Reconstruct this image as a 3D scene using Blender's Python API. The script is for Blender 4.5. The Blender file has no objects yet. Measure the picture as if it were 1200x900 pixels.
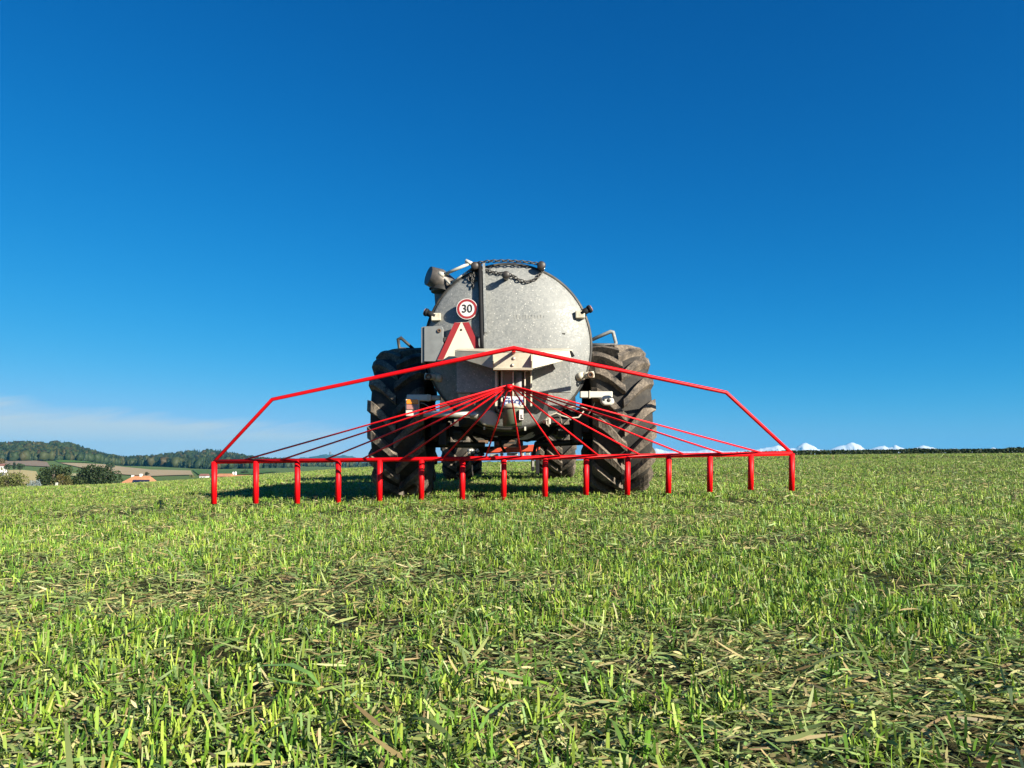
import bpy, bmesh, math, random
import numpy as np
from mathutils import Vector, Matrix

# ------------------------------------------------------------------ camera, sky, sun, exposure
sc = bpy.context.scene
COL = sc.collection
R = math.radians
F = 890.0                      # focal length in photograph pixels (1200 wide)
HROW = 540.0                   # row of the true horizon
CZ = 0.6                       # camera height
PITCH = math.atan((HROW - 450) / F)
cam_d = bpy.data.cameras.new('camera')
cam = bpy.data.objects.new('camera', cam_d)
COL.objects.link(cam)
cam_d.sensor_width = 36.0
cam_d.lens = 36.0 * F / 1200.0
cam_d.clip_start = 0.05
cam_d.clip_end = 60000
cam.location = (0, 0, CZ)
cam.rotation_euler = (R(90) + PITCH, 0, 0)
sc.camera = cam

EV = 1.32
sc.view_settings.view_transform = 'Standard'
sc.view_settings.look = 'None'
sc.view_settings.exposure = EV
sc.view_settings.gamma = 1.0
sc.view_settings.use_curve_mapping = False

SUN_EL, SUN_AZ = R(25.0), R(130.0)      # azimuth clockwise from +Y
SUN = Vector((math.sin(SUN_AZ) * math.cos(SUN_EL), math.cos(SUN_AZ) * math.cos(SUN_EL), math.sin(SUN_EL)))
sun_d = bpy.data.lights.new('sun', 'SUN')
sun_d.energy = 5.0
sun_d.angle = R(0.53)
sun_d.color = (1.0, 0.93, 0.80)
sun = bpy.data.objects.new('sun', sun_d)
COL.objects.link(sun)
sun.rotation_euler = SUN.to_track_quat('Z', 'Y').to_euler()
sun.location = (20, -20, 20)

world = bpy.data.worlds.new('World')
sc.world = world
world.use_nodes = True
wn = world.node_tree
wn.nodes.clear()
wl = wn.links


def wnode(t, **kw):
    n = wn.nodes.new(t)
    for k, v in kw.items():
        setattr(n, k, v)
    return n


def wmath(op, a, b=None, c=None, clamp=False):
    n = wn.nodes.new('ShaderNodeMath')
    n.operation = op
    n.use_clamp = clamp
    for i, v in enumerate((a, b, c)):
        if v is None:
            continue
        if isinstance(v, (int, float)):
            n.inputs[i].default_value = v
        else:
            wl.new(v, n.inputs[i])
    return n.outputs[0]


sky = wnode('ShaderNodeTexSky')
sky.sky_type = 'NISHITA'
sky.sun_disc = False
sky.sun_elevation = SUN_EL
sky.sun_rotation = SUN_AZ
sky.air_density, sky.dust_density, sky.ozone_density, sky.altitude = 0.7, 0.5, 8.0, 700
sep = wnode('ShaderNodeSeparateColor')
wl.new(sky.outputs[0], sep.inputs[0])
SKYK = 1.0 / (2 ** EV)
comb = wnode('ShaderNodeCombineColor')


def film(x, c, k, p):
    """smooth film-like response of one colour channel of the sky"""
    e = wmath('POWER', wmath('DIVIDE', x, k), p)
    return wmath('MULTIPLY', wmath('SUBTRACT', 1.0, wmath('EXPONENT', wmath('MULTIPLY', e, -1.0))), c)


wl.new(film(sep.outputs[0], 0.58, 3.02, 2.9), comb.inputs[0])
wl.new(film(sep.outputs[1], 0.80, 4.42, 1.18), comb.inputs[1])
wl.new(film(sep.outputs[2], 0.98, 4.35, 1.1), comb.inputs[2])
# thin cirrus low in the sky on the left
geo = wnode('ShaderNodeTexCoord')
sx = wnode('ShaderNodeSeparateXYZ')
wl.new(geo.outputs['Generated'], sx.inputs[0])
uu = wmath('DIVIDE', sx.outputs[0], wmath('MAXIMUM', sx.outputs[1], 0.05))
ee = wmath('DIVIDE', sx.outputs[2], wmath('MAXIMUM', sx.outputs[1], 0.05))
cvx = wnode('ShaderNodeCombineXYZ')
wl.new(wmath('MULTIPLY', uu, 2.2), cvx.inputs[0])
wl.new(wmath('ADD', wmath('MULTIPLY', ee, 22.0), wmath('MULTIPLY', uu, -3.0)), cvx.inputs[1])
nz = wnode('ShaderNodeTexNoise')
nz.inputs['Scale'].default_value = 1.6
nz.inputs['Detail'].default_value = 7
nz.inputs['Roughness'].default_value = 0.6
nz.inputs['Distortion'].default_value = 0.4
wl.new(cvx.outputs[0], nz.inputs['Vector'])
edge = wmath('ADD', wmath('MULTIPLY', uu, -0.090), wmath('MULTIPLY', nz.outputs[0], 0.068))  # top edge of the veil
veil = wmath('MULTIPLY', wmath('SUBTRACT', wmath('SUBTRACT', edge, 0.008), ee), 32.0, clamp=True)
veil = wmath('MULTIPLY', veil, wmath('MULTIPLY', wmath('ADD', uu, -0.16), -2.4, clamp=True))
veil = wmath('MULTIPLY', veil, wmath('ADD', wmath('MULTIPLY', nz.outputs[0], 2.2), -0.05), clamp=True)
veil = wmath('MULTIPLY', veil, wmath('GREATER_THAN', sx.outputs[1], 0.0))
mix = wnode('ShaderNodeMix')
mix.data_type = 'RGBA'
wl.new(veil, mix.inputs['Factor'])
wl.new(comb.outputs[0], mix.inputs[6])
mix.inputs[7].default_value = (0.60, 0.70, 0.73, 1)
sk = wnode('ShaderNodeVectorMath', operation='SCALE')
wl.new(mix.outputs[2], sk.inputs[0])
sk.inputs['Scale'].default_value = 10.0 * SKYK
bg = wnode('ShaderNodeBackground')
bg.inputs['Strength'].default_value = 0.1
wl.new(sk.outputs[0], bg.inputs['Color'])
wo = wnode('ShaderNodeOutputWorld')
wl.new(bg.outputs[0], wo.inputs['Surface'])
sc.cycles.max_bounces = 6
sc.cycles.diffuse_bounces = 3
sc.cycles.glossy_bounces = 3
sc.cycles.transmission_bounces = 3
sc.cycles.volume_bounces = 1
sc.cycles.use_denoising = True

rng = np.random.default_rng(7)
random.seed(5)


# ------------------------------------------------------------------ measuring helpers
def at(px, py, Y):
    """world point at distance Y (along +Y) seen at photograph pixel px, py"""
    vx, vy = (px - 600.0) / F, (450.0 - py) / F
    dy = math.cos(PITCH) - math.sin(PITCH) * vy
    dz = math.sin(PITCH) + math.cos(PITCH) * vy
    k = Y / dy
    return Vector((vx * k, Y, CZ + dz * k))


def tag(o, label=None, cat=None, group=None, kind=None):
    if label: o['label'] = label
    if cat: o['category'] = cat
    if group: o['group'] = group
    if kind: o['kind'] = kind
    return o


def empty(name, loc, rot=(0, 0, 0), parent=None):
    o = bpy.data.objects.new(name, None)
    o.empty_display_size = 0.2
    COL.objects.link(o)
    o.location = loc
    o.rotation_euler = rot
    if parent: o.parent = parent
    return o


def np_mesh(name, verts, faces, mat, parent=None, smooth=False, colors=None, attr='tint'):
    """verts (n,3); faces (m,k) with one k"""
    me = bpy.data.meshes.new(name)
    verts = np.asarray(verts, dtype=np.float32)
    faces = np.asarray(faces, dtype=np.int32)
    m, k = faces.shape
    me.vertices.add(len(verts))
    me.vertices.foreach_set('co', verts.ravel())
    me.loops.add(m * k)
    me.loops.foreach_set('vertex_index', faces.ravel())
    me.polygons.add(m)
    me.polygons.foreach_set('loop_start', np.arange(0, m * k, k, dtype=np.int32))
    me.polygons.foreach_set('loop_total', np.full(m, k, dtype=np.int32))
    if smooth:
        me.polygons.foreach_set('use_smooth', np.ones(m, dtype=bool))
    me.update(calc_edges=True)
    if colors is not None:
        a = me.color_attributes.new(attr, 'FLOAT_COLOR', 'POINT')
        c = np.ones((len(verts), 4), dtype=np.float32)
        c[:, :3] = colors
        a.data.foreach_set('color', c.ravel())
    me.materials.append(mat)
    o = bpy.data.objects.new(name, me)
    COL.objects.link(o)
    if parent: o.parent = parent
    return o


class MB:
    """collects shapes and links them as one mesh object"""

    def __init__(self):
        self.bm = bmesh.new()

    def poly(self, pts):
        vs = [self.bm.verts.new(p) for p in pts]
        return self.bm.faces.new(vs)

    def prism(self, pts, off):
        off = Vector(off)
        a = [self.bm.verts.new(Vector(p)) for p in pts]
        b = [self.bm.verts.new(Vector(p) + off) for p in pts]
        n = len(a)
        self.bm.faces.new(a)
        self.bm.faces.new(b[::-1])
        for i in range(n):
            j = (i + 1) % n
            self.bm.faces.new((a[j], a[i], b[i], b[j]))
        return self

    def box(self, lo, hi):
        x0, y0, z0 = lo
        x1, y1, z1 = hi
        return self.prism([(x0, y0, z0), (x1, y0, z0), (x1, y0, z1), (x0, y0, z1)], (0, y1 - y0, 0))

    def ring(self, c, u, v, r, n):
        return [self.bm.verts.new(c + u * (r * math.cos(2 * math.pi * i / n)) + v * (r * math.sin(2 * math.pi * i / n))) for i in range(n)]

    def tube(self, pts, r, n=10, caps=True, smooth=True):
        pts = [Vector(p) for p in pts]
        rs = r if isinstance(r, (list, tuple)) else [r] * len(pts)
        d0 = (pts[1] - pts[0]).normalized()
        u = d0.orthogonal().normalized()
        rings = []
        for i, p in enumerate(pts):
            if i == 0: d = pts[1] - pts[0]
            elif i == len(pts) - 1: d = pts[-1] - pts[-2]
            else: d = (pts[i + 1] - p).normalized() + (p - pts[i - 1]).normalized()
            d = d.normalized()
            u = (u - d * u.dot(d)).normalized()
            v = d.cross(u)
            k = 1.0
            if 0 < i < len(pts) - 1:
                c = abs(d.dot((p - pts[i - 1]).normalized()))
                k = 1.0 / max(c, 0.5)
            rings.append(self.ring(p, u, v, rs[i] * k if i not in (0, len(pts) - 1) else rs[i], n))
        for a, b in zip(rings, rings[1:]):
            for i in range(n):
                j = (i + 1) % n
                f = self.bm.faces.new((a[i], a[j], b[j], b[i]))
                f.smooth = smooth
        if caps:
            self.bm.faces.new(rings[0][::-1])
            self.bm.faces.new(rings[-1])
        return self

    def lathe(self, prof, c, axis, n=48, smooth=True, closed=False):
        """prof: (radius, along axis)"""
        c, axis = Vector(c), Vector(axis).normalized()
        u = axis.orthogonal().normalized()
        v = axis.cross(u)
        rings = []
        for r, t in prof:
            if r < 1e-5:
                rings.append([self.bm.verts.new(c + axis * t)])
            else:
                rings.append(self.ring(c + axis * t, u, v, r, n))
        prs = list(zip(rings, rings[1:]))
        if closed: prs.append((rings[-1], rings[0]))
        for a, b in prs:
            for i in range(n):
                j = (i + 1) % n
                if len(a) == 1 and len(b) == 1: continue
                if len(a) == 1: f = self.bm.faces.new((a[0], b[j], b[i]))
                elif len(b) == 1: f = self.bm.faces.new((a[i], a[j], b[0]))
                else: f = self.bm.faces.new((a[i], a[j], b[j], b[i]))
                f.smooth = smooth
        return self

    def torus(self, c, axis, Rr, r, n=24, m=8):
        c, axis = Vector(c), Vector(axis).normalized()
        self.lathe([(Rr + r * math.cos(2 * math.pi * k / m), r * math.sin(2 * math.pi * k / m)) for k in range(m)], c, axis, n, True, True)
        return self

    def link(self, c, d, s, L, w, r):
        """one oval chain link: centre, along, side"""
        pts = []
        for k in range(10):
            a = 2 * math.pi * k / 10
            pts.append(Vector(c) + d * (L * math.cos(a)) + s * (w * math.sin(a)))
        m = d.cross(s).normalized()
        rings = []
        for k, p in enumerate(pts):
            o = (p - Vector(c)).normalized()
            rings.append([self.bm.verts.new(p + o * (r * math.cos(q)) + m * (r * math.sin(q))) for q in (0, math.pi / 2, math.pi, 3 * math.pi / 2)])
        for k in range(10):
            a, b = rings[k], rings[(k + 1) % 10]
            for i in range(4):
                j = (i + 1) % 4
                self.bm.faces.new((a[i], a[j], b[j], b[i])).smooth = True

    def build(self, name, mat, parent=None, bevel=0.0, seg=2):
        bmesh.ops.recalc_face_normals(self.bm, faces=self.bm.faces[:])
        me = bpy.data.meshes.new(name)
        self.bm.to_mesh(me)
        self.bm.free()
        me.materials.append(mat)
        o = bpy.data.objects.new(name, me)
        COL.objects.link(o)
        if parent: o.parent = parent
        if bevel > 0:
            b = o.modifiers.new('bevel', 'BEVEL')
            b.width = bevel
            b.segments = seg
            b.limit_method = 'ANGLE'
            b.angle_limit = R(40)
        return o


def text_mesh(name, body, size, mat, parent, origin, xdir, zdir, depth=0.002, align='CENTER', sx=1.0):
    cu = bpy.data.curves.new(name, 'FONT')
    cu.body = body
    cu.size = size
    cu.align_x = align
    cu.align_y = 'CENTER'
    cu.extrude = depth
    cu.offset = size * 0.012
    tmp = bpy.data.objects.new('tmp', cu)
    COL.objects.link(tmp)
    dg = bpy.context.evaluated_depsgraph_get()
    me = bpy.data.meshes.new_from_object(tmp.evaluated_get(dg))
    bpy.data.objects.remove(tmp)
    x, z = Vector(xdir).normalized(), Vector(zdir).normalized()
    n = x.cross(z)
    M = Matrix((x * sx, z, n)).transposed().to_4x4()
    M.translation = origin
    me.transform(M)
    me.name = name
    me.materials.clear()
    me.materials.append(mat)
    o = bpy.data.objects.new(name, me)
    COL.objects.link(o)
    o.parent = parent
    return o


# ------------------------------------------------------------------ materials
def new_mat(name):
    m = bpy.data.materials.new(name)
    m.use_nodes = True
    nt = m.node_tree
    return m, nt, nt.nodes['Principled BSDF']


def ramp(nt, fac, stops):
    n = nt.nodes.new('ShaderNodeValToRGB')
    e = n.color_ramp.elements
    while len(e) < len(stops): e.new(0.5)
    for el, (p, c) in zip(e, stops):
        el.position = p
        el.color = (*c, 1)
    nt.links.new(fac, n.inputs[0])
    return n.outputs[0]


def noise(nt, scale, detail=4, rough=0.55, coord='Object', vec_scale=None, dist=0.0):
    tc = nt.nodes.new('ShaderNodeTexCoord')
    out = tc.outputs[coord]
    if vec_scale:
        mp = nt.nodes.new('ShaderNodeMapping')
        mp.inputs['Scale'].default_value = vec_scale
        nt.links.new(out, mp.inputs[0])
        out = mp.outputs[0]
    n = nt.nodes.new('ShaderNodeTexNoise')
    n.inputs['Scale'].default_value = scale
    n.inputs['Detail'].default_value = detail
    n.inputs['Roughness'].default_value = rough
    n.inputs['Distortion'].default_value = dist
    nt.links.new(out, n.inputs['Vector'])
    return n.outputs[0]


def mixc(nt, fac, a, b, mode='MIX'):
    n = nt.nodes.new('ShaderNodeMix')
    n.data_type = 'RGBA'
    n.blend_type = mode
    for sock, v in ((0, fac), (6, a), (7, b)):
        if isinstance(v, (int, float)): n.inputs[sock].default_value = v
        elif isinstance(v, tuple): n.inputs[sock].default_value = (*v, 1)
        else: nt.links.new(v, n.inputs[sock])
    return n.outputs[2]


def bump(nt, b, h, strength=0.3, dist=0.01):
    n = nt.nodes.new('ShaderNodeBump')
    n.inputs['Strength'].default_value = strength
    n.inputs['Distance'].default_value = dist
    nt.links.new(h, n.inputs['Height'])
    nt.links.new(n.outputs[0], b.inputs['Normal'])


def simple(name, c, rough=0.6, metal=0.0, var=0.25, scale=12.0, dirt=None, spec=0.5, bmp=0.0):
    m, nt, b = new_mat(name)
    c = tuple(v * .80 for v in c)
    if dirt: dirt = tuple(v * .80 for v in dirt)
    n = noise(nt, scale, 6, 0.6)
    lo = tuple(max(0, v * (1 - var)) for v in c)
    hi = tuple(min(1, v * (1 + var)) for v in c)
    col = ramp(nt, n, [(0.3, lo), (0.7, hi)])
    if dirt:
        n2 = noise(nt, scale * 0.35, 8, 0.7)
        col = mixc(nt, ramp(nt, n2, [(0.48, (0, 0, 0)), (0.68, (1, 1, 1))]), col, dirt)
    nt.links.new(col, b.inputs['Base Color'])
    b.inputs['Roughness'].default_value = rough
    b.inputs['Metallic'].default_value = metal
    b.inputs['Specular IOR Level'].default_value = spec
    if bmp: bump(nt, b, n, bmp, 0.01)
    return m


def galvanised(name, tone=1.0, metal=0.10, rough=0.58):
    m, nt, b = new_mat(name)
    tc = nt.nodes.new('ShaderNodeTexCoord')

    def cells(scale):
        vo = nt.nodes.new('ShaderNodeTexVoronoi')
        vo.inputs['Scale'].default_value = scale
        vo.inputs['Randomness'].default_value = 1
        nt.links.new(tc.outputs['Object'], vo.inputs['Vector'])
        bw = nt.nodes.new('ShaderNodeRGBToBW')
        nt.links.new(vo.outputs['Color'], bw.inputs[0])
        return bw.outputs[0]
    c1, c2 = cells(62), cells(24)
    def t(*c): return tuple(v * tone for v in c)
    spang = ramp(nt, c1, [(0.2, t(.18, .19, .182)), (0.8, t(.325, .33, .308))])
    big = noise(nt, 1.9, 6, 0.62)
    col = mixc(nt, 0.38, spang, ramp(nt, big, [(0.34, t(.23, .24, .235)), (0.68, t(.288, .292, .277))]))
    col = mixc(nt, 0.25, col, ramp(nt, c2, [(0.25, t(.17, .176, .165)), (0.8, t(.32, .316, .28))]))
    st = noise(nt, 1.0, 6, 0.65, vec_scale=(16, 16, 0.9))
    col = mixc(nt, ramp(nt, st, [(0.56, (0, 0, 0)), (0.8, (.3, .3, .3))]), col, (.16, .16, .14))
    sp = noise(nt, 60, 3, 0.5)
    col = mixc(nt, ramp(nt, sp, [(0.64, (0, 0, 0)), (0.70, (.8, .8, .8))]), col, (.55, .53, .46))
    dk = noise(nt, 38, 4, 0.6)
    col = mixc(nt, ramp(nt, dk, [(0.62, (0, 0, 0)), (0.74, (.35, .35, .35))]), col, (.11, .11, .10))
    nt.links.new(col, b.inputs['Base Color'])
    rr = ramp(nt, c1, [(0.1, (rough - .12,) * 3), (0.9, (rough + .16,) * 3)])
    nt.links.new(rr, b.inputs['Roughness'])
    b.inputs['Metallic'].default_value = metal
    b.inputs['Specular IOR Level'].default_value = 0.35
    bump(nt, b, big, 0.15, 0.02)
    return m


M_GALV = galvanised('galvanised_steel', .80)
M_GALV2 = galvanised('galvanised_plate', 0.9, 0.1, 0.55)
M_CREAM = simple('cream_paint', (.62, .57, .44), 0.5, 0, 0.12, 9, (.34, .29, .2))
M_WHITE = simple('white_paint', (.62, .60, .52), 0.45, 0, 0.06, 9, (.5, .46, .36))
M_GREEN = simple('green_grey_paint', (.11, .13, .08), 0.5, 0.0, 0.3, 6)
M_DARKST = simple('dark_steel', (.035, .034, .03), 0.6, 0.2, 0.4, 10, (.10, .085, .06))
M_RUST = simple('rusty_steel', (.16, .09, .05), 0.8, 0.1, 0.5, 14, (.09, .07, .05))
M_BRONZE = simple('weathered_cast_iron', (.12, .105, .09), 0.5, 0.3, 0.45, 12)
M_IRON = simple('dark_cast_iron', (.05, .042, .036), 0.5, 0.2, 0.5, 20)
M_BLACK = simple('black_rubber_hose', (.012, .012, .013), 0.75, 0, 0.3, 10, spec=.25)
M_CHAIN = simple('chain_steel', (.075, .07, .062), 0.5, 0.3, 0.4, 40)
M_ROPE = simple('pale_rope', (.45, .41, .32), 0.9, 0, 0.2, 60)
M_SIGNW = simple('sign_white', (.68, .64, .60), 0.4, 0, 0.04, 8)
M_SIGNR = simple('sign_red', (.27, .004, .008), 0.6, 0, 0.08, 8)
M_TRI = simple('sign_cream', (.70, .62, .47), 0.45, 0, 0.06, 5, (.66, .56, .4))
M_INK = simple('sign_black', (.015, .015, .016), 0.5, 0, 0.1, 8)
M_BLUE = simple('label_blue', (.04, .08, .25), 0.5, 0, 0.2, 20)
M_AMBER = simple('amber_lens', (.85, .26, .015), 0.2, 0, 0.1, 15)
M_REDLENS = simple('faded_red_lens', (.42, .20, .17), 0.3, 0, 0.15, 15)
M_BOOM = simple('diagram_red', (.72, .002, .006), 0.5, 0, 0.05, 8, spec=.25)
M_HOSE_LIT = simple('red_hose_lit', (.92, .010, .016), 0.5, 0, 0.05, 8, spec=.3)  # boom red lightened in colour to make up for grazing sunlight
M_TRRED = simple('orange_red_paint', (.70, .075, .025), 0.45, 0, 0.15, 9, (.3, .09, .05))
M_GLASS = simple('tinted_glass', (.03, .04, .045), 0.08, 0, 0.1, 4)
M_WOOD = simple('worn_wood', (.45, .30, .15), 0.8, 0, 0.3, 18)
M_SILVER = simple('bare_metal', (.5, .48, .42), 0.4, 0.5, 0.25, 20)


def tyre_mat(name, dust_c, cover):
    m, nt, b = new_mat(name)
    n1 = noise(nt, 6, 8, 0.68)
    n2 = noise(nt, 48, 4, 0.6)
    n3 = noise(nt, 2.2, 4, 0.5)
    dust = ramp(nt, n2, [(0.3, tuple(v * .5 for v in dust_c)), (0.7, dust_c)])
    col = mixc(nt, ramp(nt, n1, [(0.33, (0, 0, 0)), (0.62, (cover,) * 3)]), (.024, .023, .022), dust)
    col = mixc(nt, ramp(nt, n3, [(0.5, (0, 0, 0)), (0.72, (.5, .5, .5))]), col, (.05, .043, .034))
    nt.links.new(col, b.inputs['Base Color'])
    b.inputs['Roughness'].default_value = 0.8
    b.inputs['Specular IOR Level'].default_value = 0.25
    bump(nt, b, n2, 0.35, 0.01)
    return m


M_TYRE_SHADE = tyre_mat('shaded_tyre_rubber', (.10, .088, .07), .55)  # carcass: thin dust, darkened so groove shade sits in the colour
M_LUG = tyre_mat('dusty_tread_rubber', (.29, .235, .175), .95)  # lugs: dusty, lighter than the shade-darkened carcass


def leaf_mat(name, trans=0.25, rough=0.55, spec=0.3):
    m = bpy.data.materials.new(name)
    m.use_nodes = True
    nt = m.node_tree
    b = nt.nodes['Principled BSDF']
    at_ = nt.nodes.new('ShaderNodeAttribute')
    at_.attribute_name = 'tint'
    nt.links.new(at_.outputs['Color'], b.inputs['Base Color'])
    b.inputs['Roughness'].default_value = rough
    b.inputs['Specular IOR Level'].default_value = spec
    t = nt.nodes.new('ShaderNodeBsdfTranslucent')
    nt.links.new(at_.outputs['Color'], t.inputs['Color'])
    mx = nt.nodes.new('ShaderNodeMixShader')
    mx.inputs[0].default_value = trans
    nt.links.new(b.outputs[0], mx.inputs[1])
    nt.links.new(t.outputs[0], mx.inputs[2])
    nt.links.new(mx.outputs[0], nt.nodes['Material Output'].inputs['Surface'])
    return m


M_BLADE = leaf_mat('grass_blade', 0.28, 0.5, 0.35)
M_LEAF = leaf_mat('tree_leaf', 0.2, 0.6, 0.2)
M_BARK = simple('bark', (.09, .07, .05), 0.9, 0, 0.4, 6)


def ground_mat():
    m, nt, b = new_mat('field_soil')
    n1 = noise(nt, 0.9, 6, 0.6)
    n2 = noise(nt, 22, 6, 0.7)
    n3 = noise(nt, 120, 3, 0.6)
    soil = ramp(nt, n2, [(0.3, (.008, .006, .004)), (0.7, (.032, .024, .014))])
    moss = ramp(nt, n3, [(0.35, (.03, .045, .012)), (0.7, (.11, .12, .035))])
    col = mixc(nt, ramp(nt, n1, [(0.35, (.1, .1, .1)), (0.65, (.6, .6, .6))]), soil, moss)
    nt.links.new(col, b.inputs['Base Color'])
    b.inputs['Roughness'].default_value = 0.95
    b.inputs['Specular IOR Level'].default_value = 0.1
    bump(nt, b, n2, 0.8, 0.03)
    return m


def land_mat(name, a, c, scale=0.02, fine=0.4, stripes=None):
    m, nt, b = new_mat(name)
    n1 = noise(nt, scale, 6, 0.6, coord='Object')
    n2 = noise(nt, fine, 4, 0.6, coord='Object')
    col = mixc(nt, 0.5, ramp(nt, n1, [(0.3, a), (0.7, c)]), ramp(nt, n2, [(0.3, a), (0.7, c)]))
    nt.links.new(col, b.inputs['Base Color'])
    b.inputs['Roughness'].default_value = 0.95
    b.inputs['Specular IOR Level'].default_value = 0.1
    return m


# ------------------------------------------------------------------ terrain
EU = np.array([-2.0, -1.2, -.9, -.674, -.52, -.39, -.30, -.236, -.16, -.1, 0, .09, .19, .34, .5, .674, .9, 2.0])
ER = np.array([590, 583, 577, 571.5, 567, 560, 554.5, 550, 545.6, 543.5, 541.4, 540, 537, 534, 532.4, 531.4, 531, 531])
uf = np.linspace(-2, 2, 401)
ef = np.interp(uf, EU, (HROW - ER) / F)
ker = np.hanning(17); ker /= ker.sum()
ef = np.convolve(np.pad(ef, 8, mode='edge'), ker, mode='valid')


def relief(x, y):
    r = (0.5 * np.sin(2.1 * x + 1.3 * y + .6) * np.sin(1.7 * y - .8 * x) + 0.35 * np.sin(5.1 * x - 2.2 * y + 1.1) * np.sin(4.3 * y + 1.9 * x)
         + .25 * np.sin(9.7 * x + 3.1 * y) * np.sin(8.3 * y - 2.7 * x + .4))
    fade = np.clip(1.25 - y / 16.0, 0.0, 1.0)
    return 0.020 * r * fade


def field_z(x, y):
    x, y = np.asarray(x, float), np.asarray(y, float)
    yy = np.maximum(y, 0.0)
    e = np.interp(x / np.maximum(yy, 6.0), uf, ef)
    z = CZ + e * yy * (0.58 + 0.42 * np.clip((yy - 8) / 30.0, 0, 1)) - 0.62 * np.exp(-yy / 21.0)
    z = z - np.where(y > 75, ((y - 75) / 20.0) ** 2 * 1.6, 0)
    return z + relief(x, y)


def grid_faces(nu, nv):
    a = np.arange(nu * nv).reshape(nv, nu)
    return np.stack([a[:-1, :-1], a[:-1, 1:], a[1:, 1:], a[1:, :-1]], -1).reshape(-1, 4)


ys = np.concatenate([np.linspace(-14, 0.8, 20), 0.8 + np.cumsum(np.geomspace(0.05, 2.2, 150))])
ys = ys[ys < 108]
us = np.linspace(-1, 1, 261)
GY, GU = np.meshgrid(ys, us, indexing='ij')
half = np.maximum(GY, 3.5) * 1.25 + 4
GX = GU * half
GZ = field_z(GX, GY)
field = np_mesh('field', np.stack([GX, GY, GZ], -1).reshape(-1, 3), grid_faces(len(us), len(ys)), ground_mat(), smooth=True)
tag(field, kind='structure')

# far land: rows of the ground at several distances, for several directions
TY = np.array([55, 100, 200, 330, 450, 700, 1000, 1400, 1850, 2300, 3200, 7000, 20000.])
TU = np.array([-2.0, -.75, -.6, -.5, -.4, -.3, -.2, -.1, 0.05, .2, 2.0])
TR = np.array([
    [600, 596, 586, 579, 570, 557, 547, 540, 526, 545, 545, 542, 541],
    [598, 594, 584, 576, 568, 556, 546, 540, 526, 545, 545, 542, 541],
    [594, 590, 582, 574, 567, 557, 548, 542, 526, 545, 545, 542, 541],
    [588, 584, 577, 571, 566, 559, 552, 546, 546.5, 542, 545, 542, 541],
    [580, 577, 571, 566, 563, 558, 554, 550, 546, 534, 545, 542, 541],
    [570, 567, 563, 559, 558, 555, 552, 549, 548, 545, 546, 543, 541],
    [562, 559, 556, 554, 553, 551, 549.5, 548.5, 548, 547, 546, 543, 541],
    [558, 555, 553, 552, 551, 550, 549, 548, 548, 547, 546, 543, 541],
    [556, 552, 550, 549, 549, 548, 548, 548, 548, 547, 546, 543, 541],
    [552, 548, 546, 545, 545, 545, 545, 545, 545, 545, 545, 543, 541],
    [550, 546, 544, 543, 543, 543, 543, 543, 543, 543, 543, 542, 541]], float)
_lt = np.log(TY)


def land_row(u, y):
    u, ly = np.asarray(u, float), np.log(np.asarray(y, float))
    fi = np.clip(np.interp(u, TU, np.arange(len(TU))), 0, len(TU) - 1.001)
    fj = np.clip(np.interp(ly, _lt, np.arange(len(TY))), 0, len(TY) - 1.001)
    i, j = fi.astype(int), fj.astype(int)
    a, b = fi - i, fj - j
    a = a * a * (3 - 2 * a)
    return (TR[i, j] * (1 - a) * (1 - b) + TR[i + 1, j] * a * (1 - b) + TR[i, j + 1] * (1 - a) * b + TR[i + 1, j + 1] * a * b)


def land_z(x, y):
    return CZ + (HROW - land_row(x / y, y)) / F * y


ty = np.geomspace(58, 19800, 170)
tu = np.linspace(-1.6, 1.3, 200)
Yg, Ug = np.meshgrid(ty, tu, indexing='ij')
Xg = np.clip(Ug * Yg, -13500, 13500)
Zg = land_z(Xg, Yg)
land = np_mesh('terrain', np.stack([Xg, Yg, Zg], -1).reshape(-1, 3), grid_faces(len(tu), len(ty)),
               land_mat('meadow', (.055, .10, .025), (.12, .16, .045), 0.012, 0.15), smooth=True)
tag(land, kind='structure')


def land_hit(px, py):
    """where the sight line through a pixel of the photograph meets the far land"""
    u = (px - 600) / F
    yy = np.geomspace(100, 2300, 900)
    rr = land_row(np.full_like(yy, u), yy)
    k = np.argmax(rr <= py) if (rr <= py).any() else len(yy) - 1
    return u * yy[k], yy[k]


def patch(name, poly, a, c):
    """a ploughed or mown patch draped over the land"""
    pts = [land_hit(*p) for p in poly]
    P = np.array(pts)
    bm = bmesh.new()
    x0, x1, y0, y1 = P[:, 0].min(), P[:, 0].max(), P[:, 1].min(), P[:, 1].max()
    vs = [bm.verts.new((p[0], p[1], 0)) for p in pts]
    f = bm.faces.new(vs)
    bmesh.ops.triangulate(bm, faces=[f])
    for _ in range(5):
        bmesh.ops.subdivide_edges(bm, edges=bm.edges[:], cuts=1, use_grid_fill=True)
        if len(bm.faces) > 4000: break
    for v in bm.verts:
        v.co.z = float(land_z(v.co.x, v.co.y)) + 0.45 + 0.0005 * v.co.y
    me = bpy.data.meshes.new(name)
    bm.to_mesh(me)
    bm.free()
    me.materials.append(land_mat(name + '_ground', a, c, 0.02, 0.3))
    o = bpy.data.objects.new(name, me)
    COL.objects.link(o)
    tag(o, kind='structure')
    return o


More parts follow.
